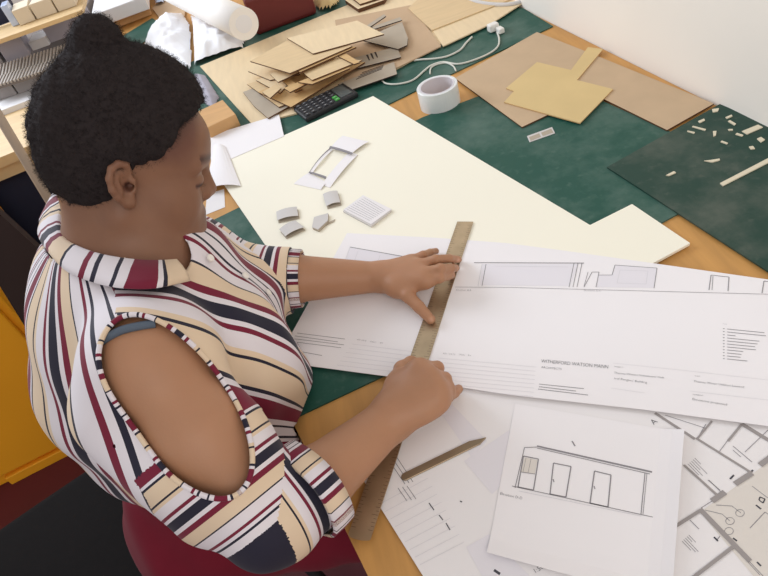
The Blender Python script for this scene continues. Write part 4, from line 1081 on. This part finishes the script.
SEQ = [(cW, 9), (cN, 2.2), (cW, 6), (cM, 15), (cW, 3), (cN, 3), (cC, 18), (cN, 2), (cC, 4), (cW, 11), (cM, 4), (cW, 4), (cN, 11), (cW, 5), (cM, 7), (cC, 14), (cN, 2), (cW, 12), (cM, 3.5), (cW, 4), (cN, 3)]
PER = sum(w for _, w in SEQ)/1000*1.45
stripe_m = striped('striped_fabric', SEQ, 1)
def cap_d(p, a, b): ab = b-a; t = np.clip((p-a)@ab/(ab@ab), 0, 1); return np.linalg.norm(p-a-t[:, None]*ab, axis=1), t*np.linalg.norm(ab)
FD = nz([.80, -.04, -.80]); FN = nz(TU-FD*(TU@FD)); FL = np.cross(FN, FD)
FC = deep(215, 400, 1.0); SEAM = deep(120, 292, .78)
def stripes(p):
    q = (p-HIP)@TR.T; th = np.arctan2(q[:, 1], q[:, 0]+.02); s_back = (th % (2*math.pi))*4/(2*math.pi)
    c = p-FC; s_front = np.arctan2(c@FL, c@FN)*.19/PER
    dR, tR = cap_d(p, SR, ER); dR2, tR2 = cap_d(p, ER, WR); dL, tL = cap_d(p, SL, EL); dL2, tL2 = cap_d(p, EL, WL)
    Ls, Ll = np.linalg.norm(ER-SR), np.linalg.norm(EL-SL)
    far = np.abs(bl_torso.eval(p)) > .03
    arm_r = (np.minimum(dR, dR2) < .088) & ((tR > .10) | (dR2 < dR)) & far
    arm_l = (np.minimum(dL, dL2) < .08) & ((tL > .10) | (dL2 < dL)) & (np.abs(bl_torso.eval(p)) > .012)
    cls = np.where(arm_r, np.where(dR2 < dR, 3, 2), np.where(arm_l, np.where(dL2 < dL, 5, 4), np.where((p-SEAM)@TF > 0, 1, 0)))
    K_ = 1.5/PER
    return cls, np.stack([s_back, s_front, tR*K_+.42, (Ls+tR2)*K_+.62, tL*K_+.55, (Ll+tL2)*K_+.55])
bl_torso = Field(); torso(bl_torso, .006)
blo = big_obj('blouse', V2, F2, stripe_m, PR)
fc_, _s = stripes(V2[F2].mean(1)); _c, sv_ = stripes(V2)
nF_ = len(blo.data.polygons); LVI = np.zeros(nF_*4, np.int32); blo.data.loops.foreach_get('vertex_index', LVI)
a_ = blo.data.attributes.new('stripe', 'FLOAT', 'CORNER'); a_.data.foreach_set('value', (sv_[np.repeat(fc_, 4), LVI]+40).astype(np.float32))

def band(name, rows, m, parent, closed, attr, thick=.0018):
    """cloth band from rows of points (n x k x 3), solidified"""
    rows = np.array(rows); n, k = rows.shape[:2]; Vb = rows.reshape(-1, 3); Fb = []
    for i in range(n if closed else n-1):
        for j in range(k-1): a, b = i*k+j, ((i+1) % n)*k+j; Fb.append((a, b, b+1, a+1))
    o = big_obj(name, Vb, np.array(Fb), m, parent); set_attr(o, 'stripe', np.repeat(attr, k) if len(attr) == n else attr)
    sm = o.modifiers.new('thickness', 'SOLIDIFY'); sm.thickness = thick; sm.offset = 0
    return o
# collar: folded band round the neck
cen = NB+TF*.01
for i, (t_, b_) in enumerate(both):
    o_ = t_-cen; o_ = o_-TU*(o_@TU); o_ = nz(o_)
    if BF.eval(b_[None])[0] < .007: b_ = project(BF, [b_], .007)[0]
    m1 = t_*.65+b_*.35+o_*.004+TU*.003; m2 = t_*.3+b_*.7+o_*.004+TU*.002
    rowsC.append([t_-o_*.010-TU*.035, t_-o_*.006-TU*.012, t_-o_*.002, t_+TU*.001+o_*.002, m1, m2, b_])
    acc_ += np.linalg.norm(b_-both[i-1][1])*.8 if i else 0
    at_c.append(acc_/PER*.7)
band('collar', rowsC, stripe_m, blo, False, np.array(at_c)+20.3)
# turned-back cuffs
def cuff(c0, ax, r, ln, name='cuff'):
    u_ = nz(np.cross(ax, [0, 0, 1])); w_ = np.cross(ax, u_); rows, at2 = [], []
    for i in range(56):
        a = 2*math.pi*i/56; d_ = u_*math.cos(a)+w_*math.sin(a); rr_ = r*(1+.05*math.cos(2*a+1)+.02*math.sin(5*a))
        rows.append([c0+d_*(rr_-.010)+ax*.004, c0+d_*(rr_-.004)+ax*(ln*.6), c0+d_*(rr_-.002)+ax*ln, c0+d_*rr_+ax*(ln+.001), c0+d_*(rr_+.001)+ax*ln*.5, c0+d_*(rr_+.001), c0+d_*(rr_-.003)-ax*.001]); at2.append(i/56*3)
    return band(name, rows, stripe_m, blo, True, np.array(at2))
cuff(cuffR0, fR, .060, .027); cuff(cuffL0, fL, .050, .027)
# binding round the open shoulder
def hole_ring(fld, c, R, rad, n=90):
    pts = []
    for i in range(n):
        a = 2*math.pi*i/n; best = None; prev = None
        for th in np.linspace(-1.4, 1.4, 90):
            q = c+R.T@(np.array([math.cos(a)*math.cos(th)*rad[0], math.sin(a)*math.cos(th)*rad[1], math.sin(th)*rad[2]]))
            d_ = bl_out(q[None])[0]
            if prev is not None and prev[0] < 0 <= d_: best = q*(-prev[0]/(d_-prev[0]))+prev[1]*(d_/(d_-prev[0]))
            prev = (d_, q)
        if best is not None: pts.append(best)
    return np.array(pts)
ringp = hole_ring(cut, hc_, HOLE_R, (.118, .053, .085))
if len(ringp) > 20:
    for _ in range(2): ringp = (np.roll(ringp, 1, 0)+ringp*2+np.roll(ringp, -1, 0))/4
    Vt_, Ft_ = tube(list(ringp), .0031, 8, True); o = big_obj('shoulder_binding', np.array(Vt_), np.array(Ft_), stripe_m, blo)
    ar = np.repeat(np.cumsum(np.linalg.norm(ringp-np.roll(ringp, 1, 0), axis=1)), 8)/PER; set_attr(o, 'stripe', ar*1.6+10)
# buttons down the front
for (bx_, by_, bd_) in ((190, 274, .86), (223, 287, .90), (252, 303, .93)):
    p = project(BF, [deep(bx_, by_, bd_)], .004, 12)[0]; n_ = BF.grad(p[None])[0]
    Vb_, Fb_ = tube([p-n_*.0015, p+n_*.001, p+n_*.002], [.0055, .0055, .0042], 16); pyobj('button', Vb_, Fb_, MT['button'], blo)
# under-strap at the shoulder
sp_ = [deep(106, 345, .70), deep(118, 330, .69), deep(135, 319, .685), deep(156, 313, .69)]
sp_ = project(B, sp_, .003)
Vt_, Ft_ = tube(spline(sp_, 8), .0048, 10); pyobj('camisole_strap', Vt_, Ft_, MT['denim'], PR, True)

# skirt ------------------------------------------------------------
SK = Field()
SK.ell(tz(0, 0, .02), (.146, .185, .122), TR, .06); SK.ell(tz(.02, 0, .10), (.145, .168, .10), TR, .05)
for s, K in ((-1, KR), (1, KL)): SK.cone(HIP+np.array([0, s*.09, -.005]), K+np.array([.02, 0, .02]), .092, .078, .05)
SK.cone(HIP+np.array([.15, 0, -.04]), (KR+KL)/2+np.array([.0, 0, -.01]), .09, .08, .08)
SK.cone((KR*.8+KL*.2), (KR*.2+KL*.8), .085, .085, .05)
SK.cone(HIP+np.array([-.05, -.08, -.01]), HIP+np.array([-.05, .08, -.01]), .10, .10, .05)
def skf(p, n=None):
    d = SK.eval(p, n)+.003*np.sin(p[:, 1]*60+p[:, 0]*25)+.002*np.sin(p[:, 0]*70+p[:, 2]*30)
    return np.maximum.reduce([d, (p-tz(0, 0, .12))@TU, -bench(p), .462-p[:, 2]])
V3, F3 = mesh_field(skf, [-.78, .30, .36], [.12, 1.10, .82], .005)
big_obj('skirt', V3, F3, MT['skirt'], PR)
for s, K in ((-1, KR), (1, KL)):
    an = K+np.array([-.08, 0, -.44]); SH = Field(); SH.cone(an+np.array([-.02, 0, -.04]), an+np.array([.14, 0, -.055]), .044, .036, .02); SH.cone(an+np.array([-.02, 0, -.06]), an+np.array([.14, 0, -.062]), .036, .034, .02)
    SH.plane([0, 0, .002], [0, 0, -1], .004, 'i')
    v_, f_ = mesh_field(lambda p, n: np.maximum(SH.eval(p), p[:, 2]-.075), an-[.12, .1, .14], an+[.24, .1, .06], .005); big_obj('shoe', v_, f_, MT['shoe'], PR)

# chair -------------------------------------------------------------
CF = nz([.93, .36, 0]); CRt = np.array([CF[1], -CF[0], 0])
cs = at(94, 457, .46)+CRt*.225-CF*.0
ch = empty('chair', (cs[0], cs[1], 0)); tag(ch, 'black upholstered chair the woman sits on at the bottom left', 'chair')
CS = Field()
def seatf(p, n=None):
    q = np.stack([(p-cs)@CF, (p-cs)@CRt, p[:, 2]-.425], 1); b = np.array([.30, .225, .035])-.03
    d = np.abs(q)-b; e = np.linalg.norm(np.maximum(d, 0), axis=1)+np.minimum(d.max(1), 0)-.03
    return e+.004*((q[:, 0]/.25)**2+(q[:, 1]/.22)**2)*(q[:, 2] > 0)
v_, f_ = mesh_field(seatf, cs-[.4, .4, cs[2]-.36], cs+[.4, .4, .05], .006); big_obj('seat', v_, f_, MT['chair'], ch)

for a_, b_ in ((1, 1), (1, -1), (-1, 1), (-1, -1)):
    t0 = cs+CF*a_*.24+CRt*b_*.18; f0 = cs+CF*a_*.27+CRt*b_*.20
    Vl, Fl = tube([[f0[0], f0[1], .0], [t0[0], t0[1], .388]], .012, 10); pyobj('leg', Vl, Fl, MT['black'], ch, True)
bk = cs-CF*.34
def backf(p, n=None):
    q = np.stack([(p-bk)@CF+.10*(p[:, 2]-.5), (p-bk)@CRt, p[:, 2]-.74], 1); b = np.array([.03, .20, .15])-.025
    d = np.abs(q)-b; return np.linalg.norm(np.maximum(d, 0), axis=1)+np.minimum(d.max(1), 0)-.025
c3 = np.array([bk[0], bk[1], .74])
v_, f_ = mesh_field(backf, c3-.3, c3+.3, .007); big_obj('backrest', v_, f_, MT['chair'], ch)
for b_ in (-1, 1):
    t0 = bk+CRt*b_*.15; Vl, Fl = tube([[t0[0]+CF[0]*.06, t0[1]+CF[1]*.06, .40], [t0[0]-CF[0]*.01, t0[1]-CF[1]*.01, .50], [t0[0]-CF[0]*.015, t0[1]-CF[1]*.015, .66]], .011, 10); pyobj('back_post', Vl, Fl, MT['black'], ch, True)
# ------------------------------------------------------------------ light
def area(name, loc, target, size, power, col, sy=None):
    l = bpy.data.lights.new(name, 'AREA'); l.size = size; l.energy = power; l.color = col
    if sy: l.shape = 'RECTANGLE'; l.size_y = sy
    o = bpy.data.objects.new(name, l); COL.objects.link(o); o.location = loc
    o.rotation_euler = (Vector(target)-Vector(loc)).to_track_quat('-Z', 'Y').to_euler(); return o
area('window_light', (-2.2, 3.2, 2.5), (.1, .9, .75), 1.8, 95, (.84, .90, 1), 1.6)
area('room_light', (.2, -1.8, 2.6), (.1, .9, .75), 1.8, 26, (1, .92, .86))
w = bpy.data.worlds.new('world'); scene.world = w; w.use_nodes = True
bg = w.node_tree.nodes['Background']; bg.inputs[0].default_value = (.98, .975, 1, 1); bg.inputs[1].default_value = .60
scene.view_settings.view_transform = 'Standard'
scene.view_settings.exposure = -0.10
